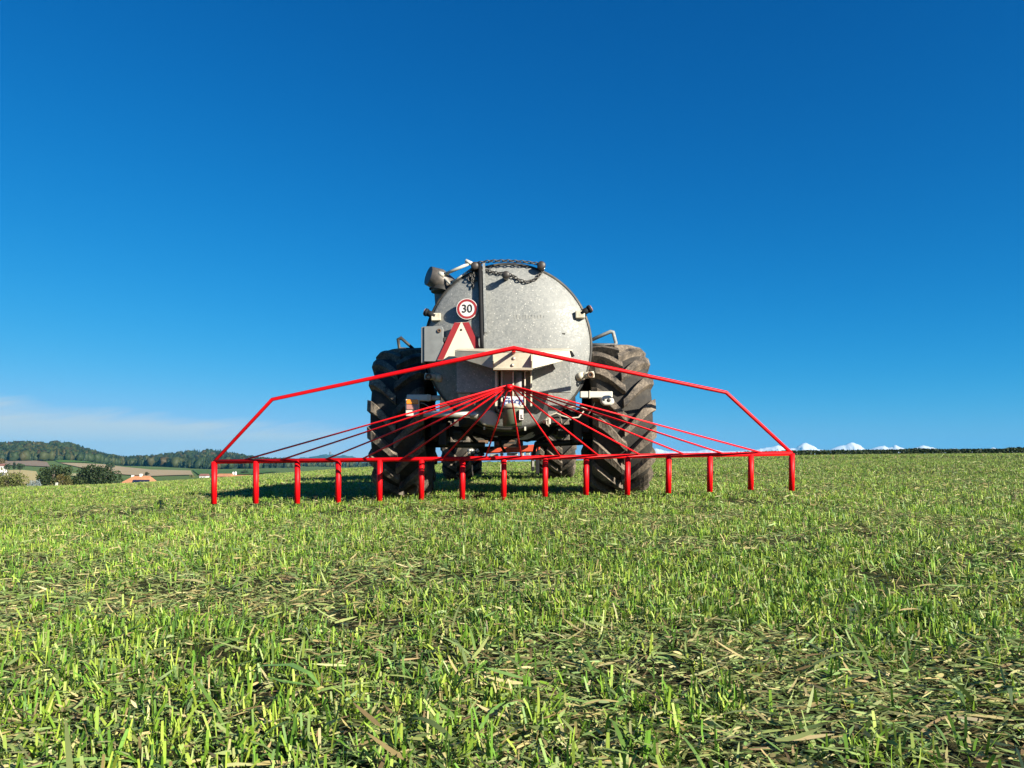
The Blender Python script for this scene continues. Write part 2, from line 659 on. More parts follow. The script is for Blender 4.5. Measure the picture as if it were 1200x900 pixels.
patch('ploughed_field', [(-60, 537), (22, 537.5), (58, 542), (62, 547.5), (30, 546), (-60, 544)], (.17, .125, .085), (.24, .18, .125))
patch('stubble_field', [(72, 543), (128, 545), (150, 548), (180, 551), (226, 552), (229, 557), (180, 558.5), (140, 556), (105, 550)], (.26, .20, .115), (.36, .28, .17))
patch('mown_field', [(-60, 552), (30, 551.5), (46, 553), (56, 567), (-60, 572)], (.33, .27, .12), (.44, .36, .17))
patch('pale_field', [(76, 555), (118, 557), (118, 559.5), (74, 558)], (.30, .28, .14), (.40, .36, .19))
patch('clover_field', [(66, 539.6), (104, 541.3), (116, 543.2), (72, 542.3)], (.05, .12, .02), (.09, .17, .035))
patch('beet_field', [(228, 551), (300, 551.5), (330, 553), (300, 556), (236, 557)], (.045, .10, .025), (.08, .14, .035))


def ico(sub):
    bm = bmesh.new()
    bmesh.ops.create_icosphere(bm, subdivisions=sub, radius=1)
    v = np.array([p.co[:] for p in bm.verts])
    f = np.array([[q.index for q in p.verts] for p in bm.faces])
    bm.free()
    return v, f


def forest(name, spots, label, cat):
    """a far wood that reads as one mass: every tree a lumpy crown or a spruce cone"""
    iv, if_ = ico(2)
    V, Fc, C = [], [], []
    off = 0
    th = np.linspace(0, 2 * np.pi, 8)[:-1]
    for (x, y, z, h, kind) in spots:
        if kind == 0:      # broadleaf
            d = 1 + 0.22 * np.sin(iv[:, 0] * 5 + x) * np.sin(iv[:, 1] * 5 + y) + 0.16 * rng.standard_normal(len(iv))
            h = h * rng.uniform(.6, 1.1)
            w = h * rng.uniform(.28, .46)
            v = iv * d[:, None] * np.array([w, w, h * .46]) + np.array([x, y, z + h * .55])
            base = np.array([[.032, .050, .018], [.048, .058, .02], [.055, .054, .020], [.027, .045, .020], [.060, .046, .02]][rng.choice(5, p=[.36, .28, .14, .16, .06])])
            V.append(v); Fc.append(if_ + off); off += len(v)
            C.append(base * (0.85 + 0.3 * rng.random((len(v), 1))))
        else:              # spruce: three stacked skirts
            vs, fs = [], []
            o2 = 0
            for k in range(3):
                r = h * (.17 - .042 * k) * rng.uniform(.85, 1.15)
                zb, zt = z + h * (.12 + .26 * k), z + h * (.55 + .225 * k)
                ring = np.stack([x + r * np.cos(th + k) * rng.uniform(.7, 1.2, 7), y + r * np.sin(th + k) * rng.uniform(.7, 1.2, 7), np.full(7, zb) + rng.uniform(-.04, .04, 7) * h], -1)
                vs.append(ring); vs.append(np.array([[x, y, zt]]))
                fs += [[o2 + i, o2 + (i + 1) % 7, o2 + 7] for i in range(7)]
                o2 += 8
            v = np.concatenate(vs)
            V.append(v); Fc.append(np.array(fs) + off); off += len(v)
            base = np.array([.014, .028, .016]) * rng.uniform(.8, 1.3)
            C.append(base * np.ones((len(v), 3)))
    o = np_mesh(name, np.concatenate(V), np.concatenate(Fc), M_LEAF, colors=np.concatenate(C))
    tag(o, label, cat, kind='stuff')
    return o


def wood_spots(x0, x1, yb, yt, n, hm, spruce, rowmin=None):
    sp = []
    for _ in range(n):
        px = rng.uniform(x0, x1)
        u = (px - 600) / F
        a = yb(px) if callable(yb) else yb
        b = yt(px) if callable(yt) else yt
        y = a + (b - a) * rng.random()
        x = u * y
        g = 0.5 + 0.5 * math.sin(x * .013 + 1.7) * math.sin(y * .011 + x * .006)
        k = 1 if rng.random() < spruce * (0.35 + 1.3 * g) else 0
        h = hm * rng.uniform(.75, 1.2) * (1.15 if k else 1.0)
        sp.append((x, y, float(land_z(x, y)) - h * .12, h, k))
    return sp


forest('forest', wood_spots(-170, 142, lambda p: np.interp(p, [-170, 0, 60, 100, 142], [1395, 1400, 1440, 1480, 1560]), lambda p: np.interp(p, [-170, 60, 110, 142], [1920, 1920, 1860, 1700]), 4200, 19, .38),
       'dark mixed wood covering the nearer hill at the far left', 'forest')
forest('forest', wood_spots(118, 345, lambda p: np.interp(p, [118, 200, 250, 300, 345], [1720, 1560, 1420, 1450, 1700]), lambda p: np.interp(p, [118, 150, 240, 345], [2330, 2330, 2330, 2200]), 4200, 20, .5),
       'dark wood on the farther low hill right of the nearer wooded hill', 'forest')
forest('tree_belt', wood_spots(330, 640, 2050, 2300, 500, 15, .3),
       'thin belt of distant trees behind the field, seen between the drawn hoses and under the tank', 'trees')

# blue hill with a tower
hu = np.linspace(300, 640, 160)
prof = np.interp(hu, [300, 318, 335, 352, 367, 375, 383, 391, 397, 404, 411, 420, 430, 470, 520, 640],
                 [547, 544.5, 539, 536.8, 535.6, 533.8, 532.6, 533.0, 534.4, 533.8, 534.5, 537, 538.6, 541.5, 543, 545])
dy = np.linspace(-1, 1, 25)
hv = []
for d in dy:
    for p, r in zip(hu, prof):
        y = 11000 + d * 1500
        k = math.cos(d * math.pi / 2) ** 1.2 if abs(d) < 1 else 0
        zt = (HROW - r) / F * 11000
        zb = (HROW - 547) / F * 11000
        jit = 10 * math.sin(p * .9 + d * 7) * math.sin(p * .37 + d * 4) + 5 * math.sin(p * 2.3 + d * 15)
        hv.append(((p - 600) / F * y, y, CZ + zb + (zt - zb) * k + jit * k))
bh = np_mesh('hills', np.array(hv), grid_faces(len(hu), len(dy)), land_mat('wooded_hill', (.025, .045, .02), (.06, .085, .035), 0.004, 0.02), smooth=True)
tag(bh, kind='structure')
tp = at(387, 533, 11000)
mb = MB()
mb.lathe([(15, -24), (15, 27), (18, 27), (18, 37), (13, 37), (13, 40), (0, 52)], tp, (0, 0, 1), 12, False)
tw = mb.build('lookout_tower', simple('tower_stone', (.16, .15, .14), 0.9, 0, .2, .1))
tag(tw, 'tiny round lookout tower on the crest of the distant blue hill', 'tower')

# Alps
ax = np.linspace(700, 1420, 420)
apk = [(700, 529), (755, 529), (768, 525.5), (782, 529), (815, 529), (831, 526), (846, 529), (880, 528), (892, 525.5), (903, 524), (911, 521.6), (920, 526), (932, 525), (938, 520.5), (944, 519), (951, 522.5), (958, 526.5), (968, 528), (976, 525), (984, 522.4), (989, 521.4), (994, 519.6), (998, 518), (1002, 520), (1007, 522), (1013, 527), (1020, 526.2), (1027, 523.4), (1035, 522.8),
       (1041, 525), (1048, 521.6), (1054, 524.2), (1062, 527), (1072, 524.6), (1080, 522), (1088, 523.6), (1098, 526.2), (1106, 527.5), (1117, 525.4), (1128, 528), (1150, 528), (1162, 524.4), (1172, 527.5), (1200, 527), (1240, 523), (1300, 521), (1360, 526), (1420, 524)]
ap = np.interp(ax, [p[0] for p in apk], [p[1] for p in apk])
ap = ap + rng.normal(0, .22, len(ax)) * np.clip((529 - ap) / 4, 0, 1)
ad = np.linspace(-1, 1, 41)
av = []
ph = rng.uniform(0, 6, 24)
for d in ad:
    for p, r in zip(ax, ap):
        y = 16800 + d * 560
        k = 1 - abs(d) ** 1.15
        ridg = sum((1 - abs(math.sin(p * fq + ph[i] + d * (4.5 - i) + 1.3 * math.sin(p * fq * .37 + d * 3)))) * am for i, (fq, am) in enumerate([(.16, .5), (.41, .32), (.97, .18)]))
        zt = (HROW - r) / F * 16800
        zb = (HROW - 534) / F * 16800
        amp = (zt - zb)
        z = zb + amp * k * (1 - .75 * (1 - ridg) * (1 - k ** 3))
        av.append(((p - 600) / F * y, y, CZ + z))
m, nt, b = new_mat('alpine_snow_and_rock')
g = nt.nodes.new('ShaderNodeNewGeometry')
sp = nt.nodes.new('ShaderNodeSeparateXYZ')
nt.links.new(g.outputs['Normal'], sp.inputs[0])
n = noise(nt, .008, 7, .75)
mth = nt.nodes.new('ShaderNodeMath'); mth.operation = 'MULTIPLY_ADD'
nt.links.new(n, mth.inputs[0]); mth.inputs[1].default_value = 1.3
nt.links.new(sp.outputs[2], mth.inputs[2])
nt.links.new(ramp(nt, mth.outputs[0], [(0.97, (.12, .13, .16)), (1.16, (.52, .53, .56))]), b.inputs['Base Color'])
b.inputs['Roughness'].default_value = 0.8
alps = np_mesh('mountains', np.array(av), grid_faces(len(ax), len(ad)), m, smooth=False)
tag(alps, kind='structure')

# air
mh = bpy.data.materials.new('air')
mh.use_nodes = True
nt = mh.node_tree
nt.nodes.clear()
pv = nt.nodes.new('ShaderNodeVolumePrincipled')
pv.inputs['Color'].default_value = (.07, .42, .80, 1)
pv.inputs['Density'].default_value = 3.9e-5
pv.inputs['Anisotropy'].default_value = 0.0
om = nt.nodes.new('ShaderNodeOutputMaterial')
nt.links.new(pv.outputs[0], om.inputs['Volume'])
mb = MB()
mb.box((-14000, -60, -75), (14000, 20000, 480))
hz = mb.build('haze', mh)
tag(hz, 'thin blue air between the field and the mountains', 'haze', kind='stuff')


# ------------------------------------------------------------------ trees
def leaf_cloud(blobs, n, size, cols, flat=1.0, shell=0.55):
    """blobs: (centre, radii, weight): many small leaf faces spread through the lobes"""
    w = np.array([b[2] for b in blobs], float); w /= w.sum()
    idx = rng.choice(len(blobs), n, p=w)
    c = np.array([b[0] for b in blobs], float)[idx]
    r = np.array([b[1] for b in blobs], float)[idx]
    d = rng.standard_normal((n, 3)); d /= np.linalg.norm(d, axis=1)[:, None]
    rad = rng.random(n) ** (1 / 3.0) * (1 - shell) + shell * (1 + .12 * rng.standard_normal(n))
    p = c + d * rad[:, None] * r
    a = rng.standard_normal((n, 3)); a = a * .6 + d * .0
    a /= np.linalg.norm(a, axis=1)[:, None]
    b = np.cross(a, rng.standard_normal((n, 3))); b /= np.linalg.norm(b, axis=1)[:, None]
    s = size * rng.uniform(.6, 1.4, n)[:, None]
    V = np.stack([p - a * s, p + b * s * .6, p + a * s, p - b * s * .6], 1).reshape(-1, 3)
    Fc = np.arange(n * 4).reshape(n, 4)
    cols = np.array(cols)
    cc = cols[rng.choice(len(cols), len(blobs))][idx] * rng.uniform(.75, 1.3, (n, 1))
    return V, Fc, np.repeat(cc, 4, axis=0)


def tree(name, px, rows, width_px, Y, label, cat='tree', cols=((.028, .045, .013), (.038, .056, .016), (.024, .038, .013)), n=2600, lobes=16, size=.34, group=None, below=2.5, trunk=True, wide=1.0, pointy=0.0):
    top, bot = rows
    pt, pb = at(px, top, Y), at(px, bot, Y)
    x, y = pt.x, Y
    zg = float(land_z(x, y))
    W = width_px / F * Y / 2 * 1.1
    Hc = (pt.z - pb.z)
    root = empty(name, (x, y, zg))
    tag(root, label, cat, group)
    zc = (pt.z + pb.z) / 2 - zg
    Hc *= 1.12
    bl = []
    for k in range(lobes):
        a, q = rng.uniform(0, 2 * np.pi), rng.uniform(-.9, .9)
        rr = math.sqrt(max(0, 1 - q * q)) * rng.uniform(.35, .75) * (1 - pointy * (q + 1) / 2)
        lr = W * rng.uniform(.26, .42) * (1 - .5 * pointy * (q + 1) / 2)
        bl.append(((W * rr * math.cos(a), W * rr * math.sin(a), zc + q * Hc * .34), (lr, lr, min(lr, Hc * .3)), lr ** 2))
    bl.append(((0, 0, zc), (W * .62, W * .62, Hc * .40), W * W * .5))
    V, Fc, C = leaf_cloud(bl, n, size, cols)
    np_mesh('crown', V, Fc, M_LEAF, root, colors=C)
    if trunk:
        mb = MB()
        mb.tube([(0, 0, -.3), (.05, 0, zc * .5), (0, .1, zc + Hc * .2)], [W * .09, W * .06, W * .025], 8)
        for k in range(4):
            a = k * 1.6 + .3
            mb.tube([(0, 0, zc * .6), (W * .45 * math.cos(a), W * .45 * math.sin(a), zc + Hc * .1)], [W * .04, W * .015], 6)
        mb.build('trunk', M_BARK, root)
    return root


tree('broadleaf_tree', 64, (543, 574), 42, 260, 'large rounded dark green tree, left of two big trees behind the field edge', n=3400, group='big trees beyond the field edge')
tree('broadleaf_tree', 117, (546.5, 572), 46, 240, 'wide dark tree beside the orange farmhouse roof, right of two big trees', cols=((.018, .032, .012), (.024, .04, .014)), n=4200, group='big trees beyond the field edge')
tree('shrub', 10, (553, 578), 46, 190, 'light olive rounded bush at the far left edge of the field', 'bush', cols=((.09, .10, .026), (.11, .12, .03), (.07, .085, .022)), n=2400, size=.24, group='bushes beyond the field edge')
tree('shrub', 42, (562, 575), 15, 200, 'small pale blue-grey bush between the olive bush and the large rounded tree', 'bush', cols=((.20, .24, .24), (.14, .18, .18)), n=900, size=.18, trunk=True, group='bushes beyond the field edge')
tree('shrub', 74, (557, 572), 22, 210, 'small brownish green bush in front of the large rounded tree', 'bush', cols=((.10, .085, .025), (.08, .08, .022)), n=1400, size=.2, group='bushes beyond the field edge')
tree('broadleaf_tree', 92, (556, 574), 20, 235, 'low dark tree filling the gap between the two big trees', n=1200, size=.28, group='big trees beyond the field edge')
tree('field_tree', 130, (542, 548), 10, 880, 'lone small round tree standing in the tan stubble field', n=500, size=.6, cols=((.035, .06, .02),), group='small trees on the far slopes')
tree('field_tree', 24, (543, 550), 9, 640, 'small dark broadleaf tree, right of the little group by the white cottage', n=500, size=.5, cols=((.03, .05, .022),), group='small trees on the far slopes')
tree('field_tree', 17, (540.5, 550), 5, 650, 'slim pointed dark tree in the little group by the white cottage', n=400, size=.4, cols=((.025, .045, .022),), pointy=.7, group='small trees on the far slopes')
tree('field_tree', 9, (544, 550), 9, 630, 'low dark tree next to the white cottage, left of the pointed one', n=400, size=.5, cols=((.035, .055, .024),), group='small trees on the far slopes')
tree('field_tree', 0, (538, 546), 14, 700, 'brownish round tree behind the white cottage at the left edge', n=500, size=.55, cols=((.09, .07, .03),), group='small trees on the far slopes')
tree('shrub', 226, (555, 562), 7, 640, 'pale yellowish bush left of the white cottage with the reddish roof', 'bush', n=300, size=.4, cols=((.16, .16, .06),), group='bushes beyond the field edge')
tree('shrub', 244, (555, 561), 8, 700, 'dark round bush between the white cottage and the orange barn', 'bush', n=300, size=.4, cols=((.04, .055, .025),), group='bushes beyond the field edge')
tree('field_tree', 287, (550.5, 557), 11, 800, 'dark tree on the slope right of the orange barn', n=400, size=.5, cols=((.03, .05, .022),), group='small trees on the far slopes')
tree('field_tree', 172, (553.5, 557), 5, 560, 'tiny round tree behind the orange farmhouse roof', n=250, size=.4, cols=((.05, .05, .022),), group='small trees on the far slopes')

# dark hedge line along the right horizon
hp = np.array([(735, 537), (770, 535), (830, 532), (880, 529.6), (930, 528.4), (1000, 527.8), (1050, 527.4), (1062, 526.6), (1072, 525.8), (1085, 526.4), (1100, 526.8), (1140, 526.6), (1172, 526.4), (1185, 525), (1200, 524.8), (1260, 525), (1330, 524)])
N = 26000
hx = rng.uniform(735, 1330, N)
top = np.interp(hx, hp[:, 0], hp[:, 1])
yy = rng.uniform(150, 162, N)
zt = CZ + (HROW - top) / F * yy
zz = zt - rng.random(N) ** 1.3 * 1.9 + rng.normal(0, .04, N)
bl = np.stack([(hx - 600) / F * yy, yy, zz], -1)
a = rng.standard_normal((N, 3)); a /= np.linalg.norm(a, axis=1)[:, None]
b2 = np.cross(a, rng.standard_normal((N, 3))); b2 /= np.linalg.norm(b2, axis=1)[:, None]
s = rng.uniform(.12, .30, N)[:, None]
V = np.stack([bl - a * s, bl + b2 * s * .7, bl + a * s, bl - b2 * s * .7], 1).reshape(-1, 3)
C = np.repeat(np.array([.022, .036, .012]) * rng.uniform(.6, 1.5, (N, 1)), 4, axis=0)
hg = np_mesh('hedge', V, np.arange(N * 4).reshape(N, 4), M_LEAF, colors=C)
tag(hg, 'long low dark hedge on the field horizon right of the tanker, below the mountains', 'hedge', kind='stuff')

# ------------------------------------------------------------------ farm buildings
M_TILE = simple('orange_tiles', (.50, .22, .10), 0.85, 0, .22, 1.2, (.36, .16, .09))
M_TILE2 = simple('dull_red_tiles', (.24, .11, .085), 0.85, 0, .25, 1.2)
M_WALL = simple('pale_render', (.62, .58, .50), 0.9, 0, .08, .8)
M_WALLW = simple('white_render', (.80, .79, .76), 0.9, 0, .05, .8)
M_TIMB = simple('brown_boards', (.16, .10, .06), 0.9, 0, .25, 2)
M_PANEL = simple('solar_glass', (.012, .018, .045), 0.3, 0, .2, .5)


def house(name, px0, px1, row_ridge, row_eave, Y, depth, label, cat, roof_mat, wall_mat, hip=0.25, ridge=None, solar=None, chimneys=(), windows=3):
    c = at((px0 + px1) / 2, row_eave, Y)
    zg = float(land_z(c.x, Y))
    root = empty(name, (c.x, Y, zg))
    tag(root, label, cat, {'cottage': 'white cottages', 'barn': 'orange roofed barns'}.get(name))
    w = (px1 - px0) / F * Y
    ze = c.z - zg
    zr = at(px0, row_ridge, Y).z - zg + 0.0
    ov = 0.6
    MB().box((-w / 2 + ov, ov, -1), (w / 2 - ov, depth - ov, ze)).build('wall', wall_mat, root)
    a, b = (-w / 2 + w * hip, w / 2 - w * hip) if ridge is None else ((ridge[0] - px0) / F * Y - w / 2, (ridge[1] - px0) / F * Y - w / 2)
    mb = MB()
    e = [(-w / 2, 0, ze), (w / 2, 0, ze), (w / 2, depth, ze), (-w / 2, depth, ze)]
    r = [(a, depth / 2, zr), (b, depth / 2, zr)]
    V = [mb.bm.verts.new(p) for p in e + r]
    for f in ((0, 1, 5, 4), (2, 3, 4, 5), (3, 0, 4), (1, 2, 5), (3, 2, 1, 0)):
        mb.bm.faces.new([V[i] for i in f])
    roof = mb.build('roof', roof_mat, root)
    nrm = Vector((0, -(zr - ze), depth / 2)).normalized()
    if solar:
        s0, s1, t0, t1 = solar
        def rp(s, t): return Vector((-w / 2 + w * s, depth / 2 * t, ze + (zr - ze) * t)) + nrm * .12
        mb = MB()
        mb.prism([rp(s0, t0), rp(s1, t0), rp(s1 - .06, t1), rp(s0 - .04, t1)], nrm * .12)
        mb.build('solar_panel', M_PANEL, root)
    for (s, hh) in chimneys:
        MB().box((-w / 2 + w * s - .45, depth / 2 - .45, zr - 1.0), (-w / 2 + w * s + .45, depth / 2 + .45, zr + hh)).build('chimney', M_WALLW, roof)
    for k in range(windows):
        x = -w / 2 + w * (k + 1) / (windows + 1)
        MB().box((x - .5, ov - .05, ze - 2.2), (x + .5, ov + .1, ze - .9)).build('window', M_GLASS, root)
    return root


house('farmhouse', 136, 175, 558, 568.5, 330, 11, 'farmhouse with a big orange hipped roof and dark solar panels at the field edge', 'farmhouse', M_TILE, M_WALL, ridge=(149, 168), solar=(.45, .97, .10, .52), chimneys=((.55, .9), (.3, .3)))
house('cottage', 232.5, 242, 555.3, 557.8, 620, 8, 'white cottage with a dull reddish roof, left of the first drawn boom post', 'house', M_TILE2, M_WALLW, hip=.02, windows=2)
house('cottage', -3, 5, 543.5, 546, 640, 7, 'tiny white cottage among dark trees at the left edge', 'house', M_TILE2, M_WALLW, hip=.02, windows=1)
house('barn', 252, 270, 555.2, 558.5, 600, 12, 'long low barn with an orange tiled roof inside the left end of the drawn boom', 'barn', M_TILE, M_TIMB, hip=.04, windows=2)
house('barn', 272, 291, 556.7, 559.5, 560, 10, 'second orange roofed barn below the white silo pair', 'barn', M_TILE, M_WALL, hip=.04, windows=2)
for k, (px, rt, lab) in enumerate([(273.3, 553.6, 'slim white silo, left of a pair beside the orange barn'), (276.2, 553.2, 'slim white silo, right of a pair beside the orange barn')]):
    p = at(px, rt, 640)
    zg = float(land_z(p.x, 640))
    sl = MB().lathe([(0.001, p.z + .6), (.8, p.z), (.8, zg)], (p.x, 640, 0), (0, 0, 1), 14).build('silo', M_WALLW)
    tag(sl, lab, 'silo', 'white silos')
p0 = at(66, 565.5, 150)
fp = MB().box((p0.x - .18, 150, p0.z - 3), (p0.x + .18, 150.3, p0.z)).build('marker_post', M_WHITE)
tag(fp, 'small white post at the field edge in front of the large rounded tree', 'post')

# ------------------------------------------------------------------ wheels
def tyre_bm(Rt, W, nl, lug_h=.05, lug_w=.075, lean=1.0, flip=1):
    """carcass with two staggered rows of curved bars; axis along x"""
    mb = MB()
    hw = W / 2
    Rc = Rt - lug_h
    prof = [(Rc * .56, -hw * .66), (Rc * .60, -hw * .86), (Rc * .72, -hw * .99), (Rc * .84, -hw * .99), (Rc * .925, -hw * .93), (Rc * .968, -hw * .82), (Rc * .99, -hw * .5), (Rc, 0),
            (Rc * .99, hw * .5), (Rc * .968, hw * .82), (Rc * .925, hw * .93), (Rc * .84, hw * .99), (Rc * .72, hw * .99), (Rc * .60, hw * .86), (Rc * .56, hw * .66)]
    mb.lathe(prof, (0, 0, 0), (1, 0, 0), 72)

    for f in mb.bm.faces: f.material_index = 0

    def surf(s):
        """carcass radius at width s (0..1.08 of hw); past 1 it wraps down the shoulder"""
        return float(np.interp(s, [0, .5, .82, .93, 1.0], [1, .99, .968, .925, .86])) * Rc
    for side in (-1, 1):
        for k in range(nl):
            t0 = 2 * math.pi * (k + (.5 if side > 0 else 0)) / nl
            cols = []
            for i in range(9):
                q = i / 8
                s = -.05 + q * 1.04
                th = t0 + flip * lean * (max(s, 0) * hw / Rt) * (1.15 - .25 * q)
                wd = lug_w * (.42 + .16 * q + .12 * q * q) / Rt * 1.35
                hgt = lug_h * (1.0 if q < .85 else 1.0 - .25 * (q - .85) / .15)
                r0 = surf(abs(s)) - .006
                r1 = surf(abs(s)) + hgt if s < .82 else surf(.82) + hgt - (surf(.82) - surf(abs(s))) * .55
                x = side * s * hw
                xo = x + side * (max(s - .82, 0) * hw * .35)
                def P(r, t, xx): return Vector((xx, -r * math.cos(t), r * math.sin(t)))
                cols.append([mb.bm.verts.new(P(r0, th - wd * 1.25, x)), mb.bm.verts.new(P(r1, th - wd, xo)), mb.bm.verts.new(P(r1, th + wd, xo)), mb.bm.verts.new(P(r0, th + wd * 1.25, x))])
            for a, b in zip(cols, cols[1:]):
                for i in range(3):
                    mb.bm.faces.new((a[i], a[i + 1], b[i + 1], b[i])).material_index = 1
            mb.bm.faces.new(cols[0][::-1])
            mb.bm.faces.new(cols[-1])
    return mb


def wheel(root, loc, Rt, W, nl, rim_mat, rot=0.0, **kw):
    w = empty('wheel', loc, (rot, 0, 0), root)
    t = tyre_bm(Rt, W, nl, **kw).build('tyre', M_TYRE_SHADE, w, 0.006, 2)
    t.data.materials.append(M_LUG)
    rr = Rt * .55
    mb = MB()
    mb.lathe([(rr + .015, -W * .34), (rr - .03, -W * .33), (rr - .05, -W * .1), (rr - .05, W * .1), (rr - .03, W * .33), (rr + .015, W * .34)], (0, 0, 0), (1, 0, 0), 48)
    mb.lathe([(rr - .05, .02), (rr * .6, .06), (rr * .3, .05), (0.001, .05)], (0, 0, 0), (1, 0, 0), 48)
    mb.lathe([(rr - .05, -.02), (rr * .6, .02), (rr * .3, .01), (0.001, .01)], (0, 0, 0), (1, 0, 0), 48)
    mb.build('rim', rim_mat, w)
    mb = MB()
    mb.lathe([(0.001, -.14), (.10, -.14), (.12, -.10), (.12, .14), (.10, .17), (0.001, .17)], (0, 0, 0), (1, 0, 0), 20)
    for k in range(8):
        a = k * math.pi / 4
        mb.tube([(-.05, .2 * math.cos(a), .2 * math.sin(a)), (.1, .2 * math.cos(a), .2 * math.sin(a))], .016, 6)
    mb.build('hub', M_DARKST, w)
    return w


# ------------------------------------------------------------------ the slurry tanker
AXY = 9.15
ROLL = R(1.0)
gx = -0.01
TKZ = 0.19
tk = empty('slurry_tanker', (gx, AXY, TKZ), (0, -ROLL, 0))
tag(tk, 'galvanised slurry tanker on two big dirty tyres, seen from behind in the grass field', 'tanker')
TKI = (Matrix.Translation((gx, AXY, TKZ)) @ Matrix.Rotation(-ROLL, 4, 'Y')).inverted()


def L(px, py, Y):
    return TKI @ at(px, py, Y)


def pxprism(mb, pts, Y, t):
    """outline given in photograph pixels, standing at distance Y, t metres deep (away from the camera)"""
    mb.prism([L(x, y, Y) for x, y in pts], (0, t, 0))
    return mb


def rect(x0, y0, x1, y1):
    return [(x0, y1), (x1, y1), (x1, y0), (x0, y0)]


# tank
YR, BULGE = 8.0, 0.20
tc_ = L(595.5, 405, YR)
TR_ = 98.0 / F * YR
mb = MB()
prof = [(0.001, -BULGE)]
for k in range(1, 29):
    q = k / 28
    prof.append((TR_ * q, -BULGE * (1 - q ** 3.0)))
prof += [(TR_, .35), (TR_, 1.2), (TR_, 2.4), (TR_, 3.3)]
for k in range(9, -1, -1):
    q = k / 10
    prof.append((max(TR_ * q, .001), 3.3 + .25 * (1 - q ** 3.0)))
mb.lathe(prof, tc_, (0, 1, 0), 128)
tank = mb.build('tank', M_GALV, tk)
mb = MB()
mb.lathe([(TR_ - .004, -.012), (TR_ + .016, -.012), (TR_ + .016, .035), (TR_ - .004, .035)], tc_, (0, 1, 0), 128)
for yb in (1.1, 2.3):
    MB().lathe([(TR_ - .004, yb), (TR_ + .02, yb), (TR_ + .02, yb + .06), (TR_ - .004, yb + .06)], tc_, (0, 1, 0), 96).build('rim_band', M_DARKST, tank)
mb.build('rim_band', M_DARKST, tank)


def dish(px, py):
    """point on the tank's rear dish under a pixel"""
    Y = YR - .2
    for _ in range(12):
        p = L(px, py, Y)
        q = min(1.0, math.hypot(p.x - tc_.x, p.z - tc_.z) / TR_)
        Y = AXY + (tc_.y - BULGE * (1 - q ** 3.0))
    return L(px, py, Y), Y


# faded remains of lettering on the dish
M_FADED = simple('worn_paint', (.33, .325, .29), .6, .1, .25, 60)
for k, x in enumerate(np.arange(603, 639.5, 3.45)):
    p, Y = dish(x, 371.5)
    hgt = (4.6 + 1.2 * math.sin(k * 2.3)) / F * Y / 2
    wd = (.45 + .25 * math.sin(k * 1.7)) / F * Y
    MB().box((p.x - wd, p.y - .003, p.z - hgt), (p.x + wd, p.y + .02, p.z + hgt)).build('faded_letter', M_FADED, tank)
p, Y = dish(660, 391)
MB().box((p.x - .02, p.y - .004, p.z - .006), (p.x + .02, p.y + .02, p.z + .006)).build('rivet_plate', M_DARKST, tank)

# rear panel behind the splash plate
YP = 7.66
mb = MB()
pxprism(mb, rect(535, 409, 669, 460), YP, .05)
mb.build('rear_panel', M_GALV2, tk, .004)

# splash plate: folded sheet, open V in plan
YB = 7.28
mb = MB()
th_ = .008
fl, fr = (578, 408.5, 432), (624, 408.5, 432)
le, re_ = (533, 411.5, 419.5), (671, 410.5, 420.5)


def sheet(mb, quad, off):
    mb.prism(quad, off)


sheet(mb, [L(578, 432, YB), L(624, 432, YB), L(624, 413.5, YB), L(578, 413.5, YB)], (0, th_, 0))
sheet(mb, [L(533, 418.5, YB + .22), L(577.8, 432, YB), L(577.8, 413.5, YB), L(533, 411.5, YB + .22)], (0, th_, 0))
sheet(mb, [L(624.2, 432, YB), L(671, 420, YB + .22), L(671, 410.5, YB + .22), L(624.2, 413.5, YB)], (0, th_, 0))
# top sheet back to the panel
sheet(mb, [L(533, 411.3, YB + .22), L(577.8, 413.2, YB), L(624.2, 413.2, YB), L(671, 410.2, YB + .22), L(668, 409, YP), L(537, 409.5, YP)], (0, 0, th_))
# folded bottom lip
sheet(mb, [L(578, 432.3, YB), L(624, 432.3, YB), L(624, 433.6, YB + .14), L(578, 433.6, YB + .14)], (0, 0, -th_))
spl = mb.build('splash_plate', simple('splash_zinc', (.55, .50, .375), .5, .05, .14, 9, (.33, .30, .22)), tk, .002)
for a in (577.6, 622.4):
    mb = MB()
    mb.prism([L(a, 414.5, YB - .002), L(a, 431, YB - .002), L(a, 423, YB - .075)], (.008, 0, 0))
    mb.build('gusset', spl.data.materials[0], spl)
mb = MB()
pxprism(mb, [(667.5, 411), (670, 411), (673.5, 417), (671.5, 418)], YB + .2, .03)
mb.build('end_cap', M_BLACK, spl)
for (x, y) in ((602, 420), (600.5, 428)):
    p = L(x, y, YB)
    MB().lathe([(0.001, -.014), (.014, -.01), (.018, 0)], p, (0, 1, 0), 12).build('bolt', M_SILVER, spl)

# valve housing under the splash plate
mb = MB()
pxprism(mb, rect(580, 430, 623, 473), YP - .03, .03)
for (x0, x1, d) in ((580, 583, .12), (587, 589, .10), (600.3, 602.3, .16), (614.2, 616, .12), (621.5, 623.5, .14)):
    pxprism(mb, rect(x0, 430.5, x1, 476), YP - .03 - d, d)
vh = mb.build('valve_housing', M_CREAM, tk, .003)
mb = MB()
pp = L(607.6, 437, YP - .09)
pq = L(607.6, 470, YP - .09)
mb.tube([pp, pq], .05, 16)
mb.build('slide_rod', M_GALV2, vh)
mb = MB()
for x in (586, 601, 615):
    pxprism(mb, rect(x - 1.0, 433, x + .4, 475), YP - .035, .004)
mb.build('slot', M_BLACK, vh)
